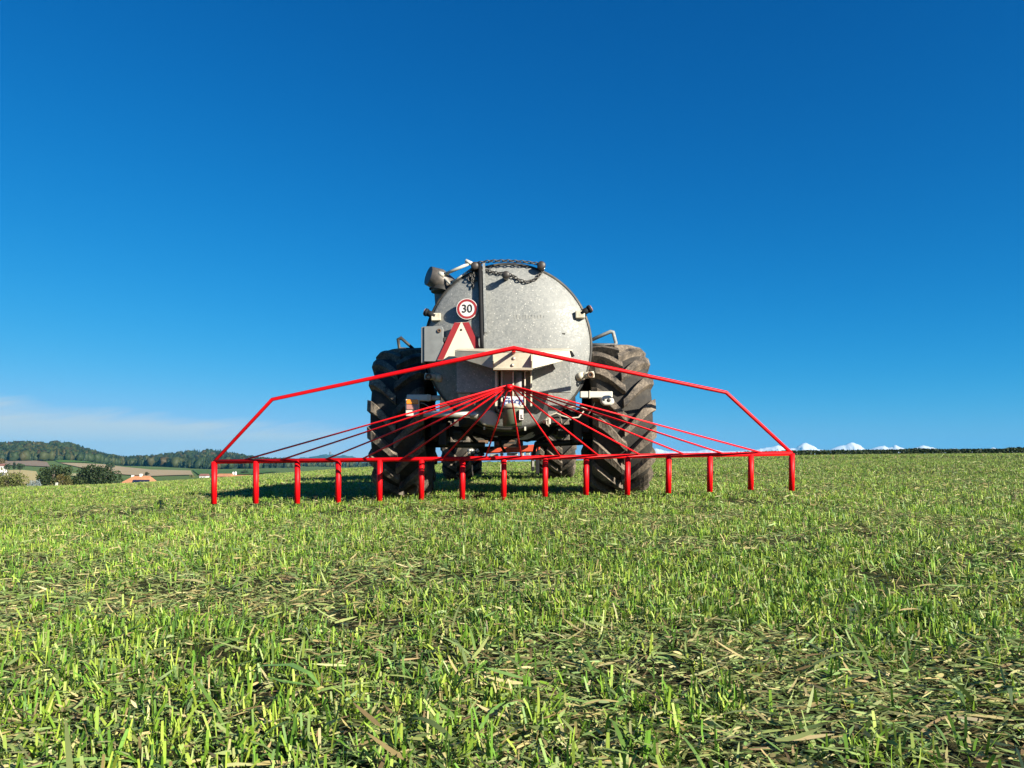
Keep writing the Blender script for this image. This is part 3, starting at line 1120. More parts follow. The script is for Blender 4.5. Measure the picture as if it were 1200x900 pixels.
# maker's label
mb = MB()
pxprism(mb, rect(590.5, 464.5, 613, 475), YP - .20, .008)
ml = mb.build('maker_plate', simple('label_white', (.62, .66, .70), .5, 0, .1, 30), tk)
text_mesh('lettering', 'Fisch', .105, M_BLUE, ml, L(602, 470.3, YP - .206), (1, 0, 0), (0, 0, 1), .001, sx=.95)

# outlet pipe and flange
mb = MB()
pc = L(600, 476, 7.56)
mb.lathe([(.001, .02), (.105, .02), (.112, .0), (.112, -.025), (.08, -.025)], pc, (0, 0, 1), 40)
mb.lathe([(.10, -.02), (.095, -.20), (.0, -.20)], pc, (0, 0, 1), 40)
op = mb.build('outlet_pipe', M_GREEN, tk)
mb = MB()
mb.lathe([(.108, .022), (.120, .014), (.120, -.02), (.108, -.026), (.09, -.015)], pc, (0, 0, 1), 40)
mb.build('flange', M_CREAM, op)
mb = MB()
pxprism(mb, rect(608.5, 480, 613.5, 492), 7.44, .10)
st = mb.build('sticker', M_SIGNW, op)
mb = MB()
pxprism(mb, rect(610.2, 486, 611.4, 491), 7.437, .004)
pxprism(mb, rect(611.5, 489.6, 613, 490.8), 7.437, .004)
mb.build('symbol', M_INK, st)
# bowl under the outlet: pale cast trough around the pipe
mb = MB()
pxprism(mb, [(561, 492), (566, 483), (574, 480), (581, 483), (586, 494), (580, 500), (566, 498)], 7.65, .2)
mb.build('valve_body', M_CREAM, tk, .02, 3)
p = L(584, 480, 7.56)
MB().lathe([(.0, -.05), (.035, -.05), (.04, .03), (.0, .05)], p, (0, 1, 0), 14).build('drain_cock', M_BLACK, tk)
# horizontal pipe to the left
mb = MB()
a, b_ = L(496.5, 485, 7.7), L(566, 486, 7.7)
mb.tube([a, b_], .034, 16)
mb.tube([L(551, 486, 7.7), L(562, 486, 7.7)], .044, 16)
mb.build('side_pipe', M_SILVER, tk)
# small pale plate and hanging tabs
mb = MB()
pxprism(mb, [(537, 461), (551, 461), (552, 471), (549, 475), (541, 475), (538, 471)], 7.72, .02)
mb.build('mounting_plate', M_CREAM, tk, .004)
mb = MB()
pxprism(mb, rect(555.6, 461, 558, 483), 7.68, .02)
pxprism(mb, [(560, 466), (565, 464), (566, 470), (562, 473)], 7.7, .02)
mb.build('hanger_strap', M_DARKST, tk)
# black stiffener triangle on the lower right
mb = MB()
pxprism(mb, [(641.5, 468.5), (642.5, 489), (629, 495)], 7.72, .02)
mb.build('stiffener', M_DARKST, tk)

# level gauge: dark tube and bright bracket strip down the left of the dish
mb = MB()
pts = []
for y in (309, 330, 350, 370, 390, 409):
    p, Y = dish(562.3 + (y - 309) * .025, y)
    pts.append(L(562.3 + (y - 309) * .025, y, Y - .055))
mb.tube(pts, .021, 12)
lg = mb.build('level_gauge', M_BLACK, tk)
mb = MB()
for (p, q) in zip(pts[:5], pts[1:5]):
    mb.prism([p + Vector((.030, -.02, 0)), p + Vector((.055, -.02, 0)), q + Vector((.055, -.02, 0)), q + Vector((.030, -.02, 0))], (0, .05, 0))
mb.build('gauge_bracket', M_GALV, lg)

# signs
YS = 7.795
pc = L(547.3, 362, YS)
mb = MB()
rS = 12.6 / F * YS
mb.lathe([(0.001, 0), (rS, 0), (rS, .008), (0.001, .008)], pc, (0, 1, 0), 48, False)
sg = mb.build('speed_sign', M_SIGNW, tk)
mb = MB()
mb.lathe([(rS * .72, -.002), (rS * .94, -.002), (rS * .94, .001), (rS * .72, .001)], pc, (0, 1, 0), 48, False, True)
mb.build('sign_ring', M_SIGNR, sg)
text_mesh('numeral', '30', .120, M_INK, sg, L(547.3, 362, YS - .004), (1, 0, 0), (0, 0, 1), .001, sx=.95)
mb = MB()
mb.box((pc.x - .05, pc.y + .009, pc.z - .04), (pc.x + .05, pc.y + .12, pc.z + .04))
mb.build('sign_mount', M_GALV2, sg)

YT = 7.785
tri = [(512.5, 422), (568, 421), (549.5, 377.5), (532.5, 378)]
mb = MB()
pxprism(mb, tri, YT, .006)
wt = mb.build('warning_triangle', M_TRI, tk)
mb = MB()
for q in ([(512.5, 421.5), (519.5, 421.5), (540, 378), (532.5, 378)], [(561.5, 420.5), (568, 420.5), (549.5, 377.5), (542, 378)]):
    pxprism(mb, q, YT - .003, .002)
pxprism(mb, rect(518, 422, 562, 425), YT - .003, .002)
mb.build('red_border', M_SIGNR, wt)
p = L(540.5, 386.5, YT)
MB().lathe([(0.001, -.008), (.010, -.006), (.013, 0)], p, (0, 1, 0), 10).build('screw', M_DARKST, wt)
mb = MB()
pxprism(mb, rect(520, 395, 560, 400), YT + .008, .05)
mb.build('triangle_mount', M_DARKST, wt)

# grey side box, upper left
mb = MB()
pxprism(mb, [(497, 423.5), (519.5, 423.5), (519.5, 385), (518, 382.6), (515.5, 382), (497, 382.5)], 7.80, .05)
pxprism(mb, [(493.5, 425.5), (497, 424.5), (497, 382.5), (493.5, 383.5)], 7.82, .30)
sb = mb.build('side_box', simple('grey_plate', (.22, .23, .22), .5, .3, .15, 9), tk, .004)
p = L(514.5, 387.5, 7.79)
mb = MB()
mb.torus(p, (0, 1, 0), .016, .006, 16, 6)
mb.build('latch', M_RUST, sb)

# vent elbow, upper left of the tank
mb = MB()
c0 = L(519, 343, 8.2)
c1 = L(519.5, 333, 8.2)
c2 = L(513, 327, 8.15)
c3 = L(502, 323, 8.1)
mb.tube([c0, c1, c2, c3], [.13, .125, .12, .105], 20)
ve = mb.build('vent_elbow', M_BRONZE, tk)
mb = MB()
mb.lathe([(.15, -.02), (.15, .03), (.11, .03)], c0 + Vector((0, 0, .03)), (.2, 0, 1), 20)
mb.build('pipe_collar', M_DARKST, ve)
mb = MB()
pxprism(mb, [(509, 344), (523, 344), (518, 366), (510, 358)], 8.2, .1)
mb.build('elbow_bracket', M_GALV2, ve)
# white lever rod with a fork end
mb = MB()
mb.tube([L(519.5, 322, 8.05), L(551, 308.5, 7.98)], .017, 10)
mb.tube([L(545.5, 305.5, 7.98), L(553.5, 309.5, 7.98)], .022, 10)
mb.tube([L(514, 320.5, 8.06), L(521, 323, 8.06)], .030, 10)
mb.tube([L(521, 327, 8.06), L(528, 333, 8.02), L(534, 331.5, 8.02)], .012, 8)
mb.tube([L(530, 331, 8.), L(551, 316, 7.96)], .011, 8)
mb.build('lever_rod', M_WHITE, tk)
mb = MB()
mb.tube([L(533.5, 329, 8.04), L(508, 365, 8.04)], .010, 8)
mb.build('cable', M_WHITE, tk)


# knobs and hinge brackets around the rim
def knob(px, py, Y, r=.055, mat=M_IRON):
    p = L(px, py, Y)
    return MB().lathe([(0.001, -.055), (r * .8, -.055), (r, -.045), (r, .01), (r * .7, .02), (r * .65, .16)], p, (0, 1, 0), 18).build('clamp_knob', mat, tk)


knob(593, 323, 7.77, .040)
knob(556.5, 312.5, 7.93, .042)
knob(634.3, 312, 7.93, .045)
for (px, py, ang) in ((686.5, 364.5, -28), (504, 368, 205)):
    p = L(px, py, 7.92)
    d = Vector((math.cos(R(-ang)), 0, math.sin(R(-ang))))
    if px < 600: d = Vector((-math.cos(R(25)), 0, math.sin(R(25))))
    mb = MB()
    mb.tube([p - d * .06, p + d * .05], .034, 14)
    mb.tube([p + d * .03, p + d * .058], .043, 14)
    o = mb.build('marker_lamp', M_BLACK, tk)
    mb = MB()
    mb.tube([p + d * .059, p + d * .068], .034, 14)
    mb.build('lens', M_REDLENS, o)
    mb = MB()
    q = p - d * .07
    mb.box((q.x - .05, q.y - .03, q.z - .045), (q.x + .05, q.y + .12, q.z + .035))
    mb.build('lamp_bracket', M_CREAM, o, .008)
for (px, py, s) in ((506, 442, -1), (688, 440, 1)):
    p = L(px, py, 7.92)
    mb = MB()
    mb.tube([p + Vector((-s * .06, .03, 0)), p + Vector((s * .07, -.01, .01))], .034, 14)
    mb.tube([p + Vector((-s * .1, .05, -.01)), p + Vector((-s * .03, .02, 0))], .042, 14)
    o = mb.build('hinge_lug', M_CREAM, tk)
    q = p + Vector((s * .03, -.045, 0))
    MB().torus(q, (0, 1, 0), .026, .010, 16, 8).build('hinge_pin', M_RUST, o)

# chain across the top, drooping over the knob, and the bunch on the left
def chain(mb, pts, L_=.024, w=.015, r=.0072):
    pts = [Vector(p) for p in pts]
    seg = [(b - a).length for a, b in zip(pts, pts[1:])]
    tot = sum(seg)
    n = max(2, int(tot / (L_ * 1.55)))
    for k in range(n):
        d = (k + .5) / n * tot
        i = 0
        while d > seg[i] and i < len(seg) - 1:
            d -= seg[i]; i += 1
        p = pts[i].lerp(pts[i + 1], d / seg[i])
        t = (pts[i + 1] - pts[i]).normalized()
        s0 = t.cross(Vector((0, 1, 0))).normalized()
        s1 = t.cross(s0).normalized()
        a = math.pi / 4 * (1 if k % 2 else -1)
        mb.link(p, t, (s0 * math.cos(a) + s1 * math.sin(a)).normalized(), L_, w, r)


def near(px, py, d=.03):
    p, Y = dish(px, py)
    return L(px, py, Y - d)


mb = MB()
chain(mb, [L(557, 308.5, 7.96), L(575, 306, 7.93), L(595, 305.7, 7.92), L(615, 307, 7.93), L(634, 309.5, 7.96)])
chain(mb, [near(x, y) for x, y in [(562, 312), (570, 316.5), (580, 319.6), (592, 320.6), (600, 322.5), (609, 328.5), (618, 330.5), (628, 327), (636.5, 317), (637, 312)]])
for k in range(6):
    x = 549.5 + k * 2.3
    b_ = 326 + 11 * math.sin(k * 2.1 + .5) ** 2
    chain(mb, [near(556, 312 + k % 3, .04), near(x, 318, .04), near(x + 1.2 * math.sin(k * 3), b_)])
mb.build('chain', M_CHAIN, tk)

# grab rails beside the tank
mb = MB()
mb.tube([L(694, 404, 9.2), L(720.5, 404.5, 9.2), L(721.8, 402, 9.2), L(718.5, 389.5, 9.2), L(715.5, 388.6, 9.2), L(694, 398, 9.2)], .022, 10)
mb.build('grab_rail', M_GALV, tk)
mb = MB()
mb.tube([L(497, 409, 9.7), L(484, 409.5, 9.7), L(468, 408.5, 9.7), L(466.5, 398, 9.7), L(470, 396, 9.7), L(484, 408.5, 9.7)], .020, 10)
mb.build('grab_rail', M_DARKST, tk)

# axle, chassis and suspension
mb = MB()
a, b_ = L(506, 507.5, 9.5), L(690, 505.5, 9.5)
mb.box((a.x, AXY - AXY - .08, a.z - .06), (b_.x, .08, a.z + .06))
ax_ = mb.build('axle', M_DARKST, tk, .01)
mb = MB()
for s in (-1, 1):
    mb.box((s * .52 - .06, -.55, .80), (s * .52 + .06, 3.6, .95))
mb.box((-.56, -.6, .82), (.56, -.5, .98))
mb.box((-.56, 3.0, .82), (.56, 3.1, .98))
mb.box((-.07, 3.1, .80), (.07, 4.6, .92))
mb.build('chassis', M_DARKST, tk, .006)
for s in (-1, 1):
    mb = MB()
    for k in range(4):
        mb.box((s * .60 - .05, -.5 + k * .06, .74 - k * .022), (s * .60 + .05, .5 - k * .06, .76 - k * .022))
    lf = mb.build('leaf_spring', M_DARKST, tk)
    MB().box((s * .78 - .05, -.40, .60), (s * .78 + .05, .2, .86)).build('spring_bracket', M_DARKST, lf, .01)
# rusty-cream brackets beside the springs
for (x0, x1) in ((516.5, 527), (671, 682)):
    mb = MB()
    pxprism(mb, [(x0, 497.5), (x1 - 4, 496), (x1, 501), (x1 - 3, 507), (x0 + 2, 507)], 9.2, .05)
    mb.build('shackle', M_WOOD, tk, .006)
    mb = MB()
    xs = x0 if x0 < 600 else x0 - 1
    pxprism(mb, rect(xs, 482, xs + 2.6, 500), 9.22, .04)
    mb.build('shackle_strap', M_CREAM, tk)
    mb = MB()
    pxprism(mb, rect(x0 - 1, 495, x0 + 10, 496.6), 9.21, .04)
    mb.build('shackle_bar', M_SILVER, tk)
# dark struts between tank and axle
for s in (-1, 1):
    MB().box((s * .86 - .07, -.30, .72), (s * .86 + .07, .3, 1.0)).build('spring_seat', M_DARKST, tk, .01)
    MB().tube([(s * .95, -.2, .78), (s * .55, -.2, 1.05)], .04, 8).build('strut', M_DARKST, tk)
    MB().tube([(s * 1.0, -.1, .62), (s * .3, -.1, .60)], .035, 8).build('strut', M_DARKST, tk)
    MB().tube([(s * .98, -.25, .90), (s * .70, -.25, .84)], .030, 8).build('strut', M_DARKST, tk)
mb = MB()
for (x, y0, y1) in ((567.5, 500, 503.5), (615.5, 500, 504.5), (644.5, 488, 497)):
    pxprism(MB(), rect(x - 1, y0, x + 1, y1), 7.95, .03).build('drain_stub', M_WHITE, tk)
# pale rope knotted under the right side
mb = MB()
mb.tube([L(634, 495, 7.6), L(640, 491, 7.58), L(644, 487, 7.57), L(652, 484, 7.58), L(658, 487, 7.6), L(668, 490, 7.62), L(678, 489, 7.64), L(684, 482, 7.66)], .007, 8)
mb.tube([L(640, 491, 7.58), L(640.5, 497, 7.58), L(643, 499, 7.58), L(643.5, 490, 7.58), L(637, 496, 7.58)], .008, 8)
mb.build('rope', M_ROPE, tk)
for pts, r in (([(491, 472), (497, 473), (503, 477), (509, 484)], .006), ([(689, 486), (694, 479), (697, 472)], .006), ([(662, 479), (672, 476.5), (683, 478), (688, 480)], .008)):
    MB().tube([L(x, y, 8.4) for x, y in pts], r, 6).build('lamp_cable', M_WHITE, tk)
# black hoses and small fittings in the gloom under the tank
mb = MB()
for (pts, r) in (([(555, 508), (575, 515), (600, 513), (618, 516), (640, 509)], .022), ([(530, 500), (548, 508), (560, 520), (566, 533)], .02), ([(650, 500), (640, 512), (628, 520), (625, 534)], .02),
                 ([(585, 512), (587, 522), (592, 530)], .016)):
    MB().tube([L(x, y, 8.95 + .2 * math.sin(i)) for i, (x, y) in enumerate(pts)], r, 8).build('hydraulic_hose', M_BLACK, tk)
mb = MB()
pxprism(mb, [(601, 514.5), (612, 512.5), (619, 508), (624, 506), (626, 507), (623, 510), (627, 508.5), (626, 512), (618, 514.8), (606, 516)], 8.9, .04)
mb.build('catch_lever', M_CREAM, tk, .004)

# lamp bars
mb = MB()
pxprism(mb, rect(476.5, 462.3, 505, 469.5), 8.040, .09)
pxprism(mb, [(505, 463.5), (516, 463), (516, 468.5), (505, 469)], 8.100, .09)
lb = mb.build('lamp_bar', M_WHITE, tk, .008)
mb = MB()
pxprism(mb, rect(500.3, 461.8, 501.8, 470), 8.030, .1)
mb.build('clamp', M_CREAM, lb)
mb = MB()
pxprism(mb, rect(475, 467.5, 491, 487.8), 7.960, .07)
lm = mb.build('rear_lamp', simple('lamp_body_white', (.74, .68, .55), .4, 0, .12, 14, (.5, .4, .28)), tk, .012, 3)
mb = MB()
pxprism(mb, [(476, 473.5), (490, 473.5), (490, 468.8), (488.5, 467.9), (477.5, 467.9), (476, 468.8)], 7.942, .025)
mb.build('indicator_lens', M_AMBER, lm, .006)
mb = MB()
pxprism(mb, rect(476, 474, 490, 480), 7.947, .02)
mb.build('brake_lens', M_REDLENS, lm, .006)
mb = MB()
pxprism(mb, rect(680, 458.5, 718, 466), 8.040, .09)
lb = mb.build('lamp_bar', M_WHITE, tk, .008)
mb = MB()
pxprism(mb, rect(690.6, 458, 692, 466.6), 8.030, .1)
mb.build('clamp', M_CREAM, lb)
mb = MB()
pxprism(mb, [(704.5, 467), (708, 463), (715, 463), (720, 468), (720, 473), (716, 475), (708, 475), (704.5, 472)], 7.940, .1)
lm = mb.build('rear_lamp', M_WHITE, tk, .02, 3)
for (x, y, r) in ((713.5, 469, .018), (708, 468.5, .010)):
    MB().lathe([(0.001, 0), (r, 0), (r * 1.2, .01)], L(x, y, 7.935), (0, 1, 0), 12).build('socket', M_DARKST, lm)

# wheels
zc = L(600, 494.3, AXY).z
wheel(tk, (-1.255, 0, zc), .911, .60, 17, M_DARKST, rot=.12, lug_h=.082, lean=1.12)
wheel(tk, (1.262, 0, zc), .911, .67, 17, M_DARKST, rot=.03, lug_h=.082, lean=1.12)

# ------------------------------------------------------------------ the tractor in front of it
TY_ = 13.9
tz = float(field_z(0, TY_)) - .01
tr = empty('tractor', (-.05, TY_, tz), (0, -R(1.0), 0))
tag(tr, 'tractor beyond the tanker, its rear tyres and red hitch showing underneath', 'tractor')
for s in (-1, 1):
    wheel(tr, (s * .92, 0, .82), .82, .50, 19, M_CREAM, rot=.1 * s, lug_h=.045)
    wheel(tr, (s * .80, 2.45, .60), .60, .38, 17, M_CREAM, lug_h=.04)
    mb = MB()
    for k in range(10):
        a0, a1 = R(20 + k * 14), R(20 + (k + 1) * 14)
        r = .93
        mb.prism([(s * .65, -r * math.cos(a0), .82 + r * math.sin(a0)), (s * 1.18, -r * math.cos(a0), .82 + r * math.sin(a0)), (s * 1.18, -r * math.cos(a1), .82 + r * math.sin(a1)), (s * .65, -r * math.cos(a1), .82 + r * math.sin(a1))],
                 (0, .02 * math.cos(a0), -.02 * math.sin(a0)))
    mb.build('mudguard', M_DARKST, tr)
MB().box((-.70, -.14, .70), (.70, .14, .94)).build('rear_axle', M_DARKST, tr, .03)
MB().box((-.26, -.3, .55), (.26, 2.7, 1.05)).build('gearbox', M_DARKST, tr, .03)
MB().box((-.66, 2.38, .52), (.66, 2.52, .66)).build('front_axle', M_DARKST, tr, .02)
mb = MB()
mb.prism([(-.34, .95, 1.0), (.34, .95, 1.0), (.36, .95, 1.55), (-.36, .95, 1.55)], (0, 2.2, -.12))
mb.build('bonnet', M_DARKST, tr, .05, 3)
mb = MB()
for x in (-.66, .66):
    for (y0, y1) in ((-.55, -.45), (.85, .95)):
        mb.prism([(x - .04, y0, 1.25), (x + .04, y0, 1.25), (x * .92 + .04, y0, 2.45), (x * .92 - .04, y0, 2.45)], (0, .1, 0))
mb.box((-.68, -.6, 1.12), (.68, 1.0, 1.25))
cabf = mb.build('cab_frame', M_TRRED, tr, .01)
MB().box((-.60, -.46, 1.26), (.60, .86, 2.40)).build('cab_window', M_GLASS, cabf)
MB().box((-.70, -.65, 2.45), (.70, 1.05, 2.60)).build('cab_roof', M_WHITE, cabf, .04, 3)
# red hitch frame: placed where the photograph shows it under the tank
TRI_ = (Matrix.Translation((-.05, TY_, tz)) @ Matrix.Rotation(-R(1.0), 4, 'Y')).inverted()


def LT(px, py, Y): return TRI_ @ at(px, py, Y)


mb = MB()
mb.prism([LT(x, y, 13.0) for x, y in [(573, 529.5), (606, 527.5), (622, 528.5), (629, 527.5), (630, 516), (634.5, 515), (635.5, 515.5), (634, 522), (631, 529.5), (612, 528.5 + 1.2), (571, 531.6)]][::-1], (0, .12, 0))
mb.prism([LT(x, y, 12.98) for x, y in [(571, 530.5), (573, 526.8), (590, 524), (606, 524), (613, 521.8), (627, 521), (629, 523), (629, 529), (606, 529.2)]], (0, .14, 0))
ht = mb.build('hitch_frame', M_TRRED, tr, .008)
for (x0, y0, x1, y1) in ((574, 532, 584, 536), (586, 531, 590, 533.6), (594, 530.6, 607, 534), (610, 530, 614, 536), (616, 529.8, 621, 533.5), (577, 535, 582, 539)):
    MB().prism([LT(x, y, 13.02) for x, y in rect(x0, y0, x1, y1)], (0, .1, 0)).build('hitch_clevis', M_SILVER, tr, .01)
for (x0, y0, x1, y1) in ((622.5, 529.5, 626.5, 552), (627.5, 520, 632, 555)):
    MB().prism([LT(x, y, 13.0) for x, y in rect(x0, y0, x1, y1)], (0, .12, 0)).build('lower_link', M_BLACK, tr, .01)
MB().prism([LT(x, y, 12.99) for x, y in rect(623.6, 540, 626, 547)], (0, .02, 0)).build('link_plate', M_SILVER, tr)
mb = MB()
mb.prism([LT(x, y, 13.0) for x, y in rect(586.6, 533, 589, 553)], (0, .06, 0))
mb.build('drawbar_jack', M_CREAM, tr)
mb = MB()
for k in range(11):
    x, y = 549 + 11 * rng.random(), 523 + 14 * rng.random()
    p = LT(x, y, 12.9)
    mb.lathe([(0.001, -.03), (.03, -.02), (.035, .02), (0.001, .03)], p, (rng.normal(), rng.normal(), rng.normal()), 8)
mb.build('coupling_cluster', M_SILVER, tr)
mb = MB()
for (x0, y0, x1, y1) in ((560, 516, 572, 520), (581, 517.5, 588, 521.5), (590, 520, 605, 523.5), (596, 514, 603, 518)):
    MB().prism([LT(x, y, 13.1) for x, y in rect(x0, y0, x1, y1)], (0, .1, 0)).build('top_link', M_RUST, tr, .01)

# ------------------------------------------------------------------ drawn diagram of a trailing-hose boom, added as red tubes
YH = 8.07
bm_root = empty('drawn_boom', at(600, 590, YH))
tag(bm_root, 'wide bright red drawn diagram of a hose boom, built as tubes behind the tanker', 'boom diagram')
BO = Vector(bm_root.location)


def LB(px, py, Y=YH): return at(px, py, Y) - BO


YK = 6.86
mb = MB()
peak, sl_, bl_, sr_, br_ = (602, 408), (319, 468), (251, 541), (851, 460), (928, 531.5)
mb.tube([LB(*bl_), LB(*sl_, 8.3), LB(*peak, YK), LB(*sr_, 8.3), LB(*br_)], 2.0 / F * YH, 10)
mb.tube([LB(*bl_), LB(590, 537), LB(*br_)], 2.6 / F * YH, 10)
fr_ = mb.build('boom_frame', M_BOOM, bm_root)
MB().tube([LB(602, 410, YK), TKI.inverted() @ L(602, 413, YB + .01) - BO], .018, 8).build('mounting_arm', M_BOOM, bm_root)  # added arm joining the drawn boom to the tanker
MB().tube([LB(597, 455, YK), TKI.inverted() @ L(597, 456, YP - .12) - BO], .03, 10).build('feed_pipe', M_BOOM, bm_root)  # added pipe joining the drawn boom to the valve
mb = MB()
pc = LB(597, 453, YK)
mb.lathe([(0.001, .02), (.025, .018), (.036, .0), (.036, -.02), (0.001, -.03)], pc, (0, 0, 1), 20)
mb.build('distributor_head', M_BOOM, bm_root)
hose_px = [(286, 539), (326, 540), (380, 539), (424, 538), (470, 539), (519, 537.5), (569, 536.5), (611, 536), (657, 535.5), (702, 534.5), (751, 533.5), (803, 532.8), (849, 532), (895, 531.2)]
for k, (x, y) in enumerate(hose_px):
    MB().tube([LB(597 + (x - 597) * .012, 452, YK), LB(x, y)], [0.9 / F * YK, 1.05 / F * YH], 8).build('hose', M_HOSE_LIT, bm_root)
pipes = [(251, 590.5), (300, 590), (348.5, 590.5), (396.5, 589), (445, 588), (494, 585.5), (542, 585), (590.5, 587), (639, 582), (687, 580), (735.5, 580), (783.5, 578), (832, 576.5), (880, 574), (928, 575)]
for (x, y) in pipes:
    yt_ = np.interp(x, [251, 590, 928], [541, 537, 531.5])
    MB().tube([LB(x, yt_), LB(x - .3, y)], 3.3 / F * YH, 12).build('drop_pipe', M_BOOM, bm_root)

# ------------------------------------------------------------------ grass
GREENS = np.array([(.155, .275, .024), (.235, .355, .038), (.105, .215, .022), (.305, .39, .052), (.055, .125, .018), (.26, .35, .054), (.125, .262, .028)])
DRY = np.array([(.43, .36, .15), (.35, .29, .12), (.28, .33, .10), (.22, .29, .085), (.46, .41, .19), (.19, .14, .062), (.16, .235, .072), (.33, .37, .14)])


def vnoise(x, y, s, seed):
    """smooth value noise"""
    g = np.random.default_rng(seed).random((64, 64))
    X, Y = x / s + 1000, y / s + 1000
    i, j = np.floor(X).astype(int), np.floor(Y).astype(int)
    a, b = X - i, Y - j
    a, b = a * a * (3 - 2 * a), b * b * (3 - 2 * b)
    i, j = i % 64, j % 64
    i1, j1 = (i + 1) % 64, (j + 1) % 64
    return g[i, j] * (1 - a) * (1 - b) + g[i1, j] * a * (1 - b) + g[i, j1] * (1 - a) * b + g[i1, j1] * a * b


def blades(base, az, tilt, bend, length, width, prof, col, roll=None):
    """n blades of len(prof)-1 segments. tilt from vertical; bend adds tilt along the blade"""
    n, k = len(base), len(prof)
    t = np.linspace(0, 1, k)
    V = np.zeros((n, k, 2, 3))
    p = base.copy()
    dirh = np.stack([np.cos(az), np.sin(az), np.zeros(n)], -1)
    side = np.stack([-np.sin(az), np.cos(az), np.zeros(n)], -1)
    if roll is not None:
        pass
    for i in range(k):
        a = tilt + bend * t[i]
        d = dirh * np.sin(a)[:, None] + np.array([0, 0, 1.0]) * np.cos(a)[:, None]
        if i > 0: p = p + d * (length / (k - 1))[:, None]
        sd = side
        if roll is not None:
            nn = np.cross(d, side)
            sd = side * np.cos(roll)[:, None] + nn * np.sin(roll)[:, None]
        w = (width * prof[i] / 2)[:, None]
        V[:, i, 0] = p - sd * w
        V[:, i, 1] = p + sd * w
    base_i = (np.arange(n) * k * 2)[:, None, None]
    q = np.arange(k - 1)[None, :, None] * 2
    Fc = (base_i + q + np.array([0, 1, 3, 2])[None, None, :]).reshape(-1, 4)
    C = np.repeat(col, k * 2, axis=0)
    return V.reshape(-1, 3), Fc, C


def scatter(y0, y1, dens, margin=.24, pad=.8):
    hw = .69 + margin
    A = hw * (y1 ** 2 - y0 ** 2) + 2 * pad * (y1 - y0)
    n = int(A * dens)
    y = np.sqrt(rng.random(n) * (y1 ** 2 - y0 ** 2) + y0 ** 2)
    x = (rng.random(n) * 2 - 1) * (y * hw + pad)
    return x, y


def pick(pal, n, var=.22):
    c = pal[rng.integers(0, len(pal), n)]
    return c * rng.uniform(1 - var, 1 + var, (n, 1)) * rng.uniform(.92, 1.08, (n, 3))


def zbase(x, y, lift=0.0):
    return np.stack([x, y, field_z(x, y) + lift], -1)


parts = []


def stubble(y0, y1, dens, per, hmul, wmul, k, spread=.42):
    """tufts of short upright cut blades"""
    x, y = scatter(y0, y1, dens)
    m = vnoise(x, y, .55, 3) * .6 + vnoise(x, y, .17, 4) * .4
    keep = rng.random(len(x)) < np.clip((m - .28) * 3.0, .08, 1) * np.clip(.7 + (y - 1.5) * .5, .7, 1)
    x, y, m = x[keep], y[keep], m[keep]
    rep = rng.integers(max(1, per - 2), per + 3, len(x))
    X = np.repeat(x, rep) + rng.normal(0, .012, rep.sum())
    Yv = np.repeat(y, rep) + rng.normal(0, .012, rep.sum())
    n = len(X)
    th = np.repeat(rng.uniform(.7, 1.25, len(x)), rep)
    az = rng.uniform(0, 2 * np.pi, n)
    tilt = np.abs(rng.normal(0, spread, n))
    bend = rng.normal(.25, .5, n)
    ln = rng.uniform(.025, .085, n) * th * hmul
    wd = rng.uniform(.0035, .0088, n) * wmul
    pal = GREENS[np.repeat(rng.integers(0, len(GREENS), len(x)), rep)]
    dry = rng.random(n) < .13
    col = pal * rng.uniform(.75, 1.25, (n, 1))
    col[dry] = pick(DRY, dry.sum())
    big = vnoise(X, Yv, 2.6, 12)[:, None]
    col = col * (0.82 + .36 * big)
    prof = {4: [.8, 1, 1, .82], 3: [.9, 1, .75], 2: [1, .7]}[k]
    parts.append(blades(zbase(X, Yv, -.004), az, tilt, bend, ln, wd, prof, col, rng.normal(0, .5, n)))


def litter(y0, y1, dens, lmul, wmul, k, lift=.03):
    """cut leaves lying on the stubble"""
    x, y = scatter(y0, y1, dens)
    m = vnoise(x, y, .7, 8) * .55 + vnoise(x, y, .22, 9) * .45
    keep = rng.random(len(x)) < np.clip((m - .20) * 2.4, .2, 1)
    x, y = x[keep], y[keep]
    n = len(x)
    az = np.where(rng.random(n) < .3, rng.normal(0.12, .5, n) + np.pi * rng.integers(0, 2, n), rng.uniform(0, 2 * np.pi, n))
    tilt = np.pi / 2 - np.abs(rng.normal(.06, .17, n))
    bend = rng.normal(.18, .32, n)
    ln = np.minimum(rng.gamma(3.0, .022, n) * lmul + .012, .085 + .006 * y)
    wd = rng.uniform(.003, .0085, n) * wmul
    z = np.abs(rng.normal(0, 1, n)) * lift * .6 + .003
    col = pick(DRY, n)
    gsel = rng.random(n) < .38
    col[gsel] = pick(np.array([(.20, .27, .08), (.15, .235, .065), (.26, .31, .105)]), gsel.sum())
    prof = {5: [.5, 1, .95, .75, .1], 4: [.6, 1, .8, .15], 3: [.7, 1, .25], 2: [1, .4]}[k]
    parts.append(blades(zbase(x, y) + np.stack([np.zeros(n), np.zeros(n), z], -1), az, tilt, bend, ln, wd, prof, col, rng.normal(0, .55, n)))


stubble(1.15, 3.2, 980, 6, .84, .80, 4)
stubble(3.2, 6.5, 760, 6, .85, .80, 4, .5)
stubble(6.5, 13, 430, 5, .82, 1.0, 3, .65)
stubble(13, 28, 170, 5, .8, 1.5, 2, .75)
stubble(28, 80, 24, 5, .85, 3.0, 2, .8)
litter(1.15, 3.2, 900, .9, 1.1, 5)
litter(1.15, 2.15, 700, .7, 1.05, 5)
litter(1.15, 3.2, 7500, .32, .95, 4, .02)
litter(3.2, 6.5, 700, .7, 1.1, 4)
litter(3.2, 6.5, 3600, .35, 1.05, 3, .025)
litter(6.5, 13, 1500, .55, 1.3, 3)
litter(13, 28, 280, .85, 1.8, 2)
litter(28, 80, 38, 1.1, 3.2, 2)
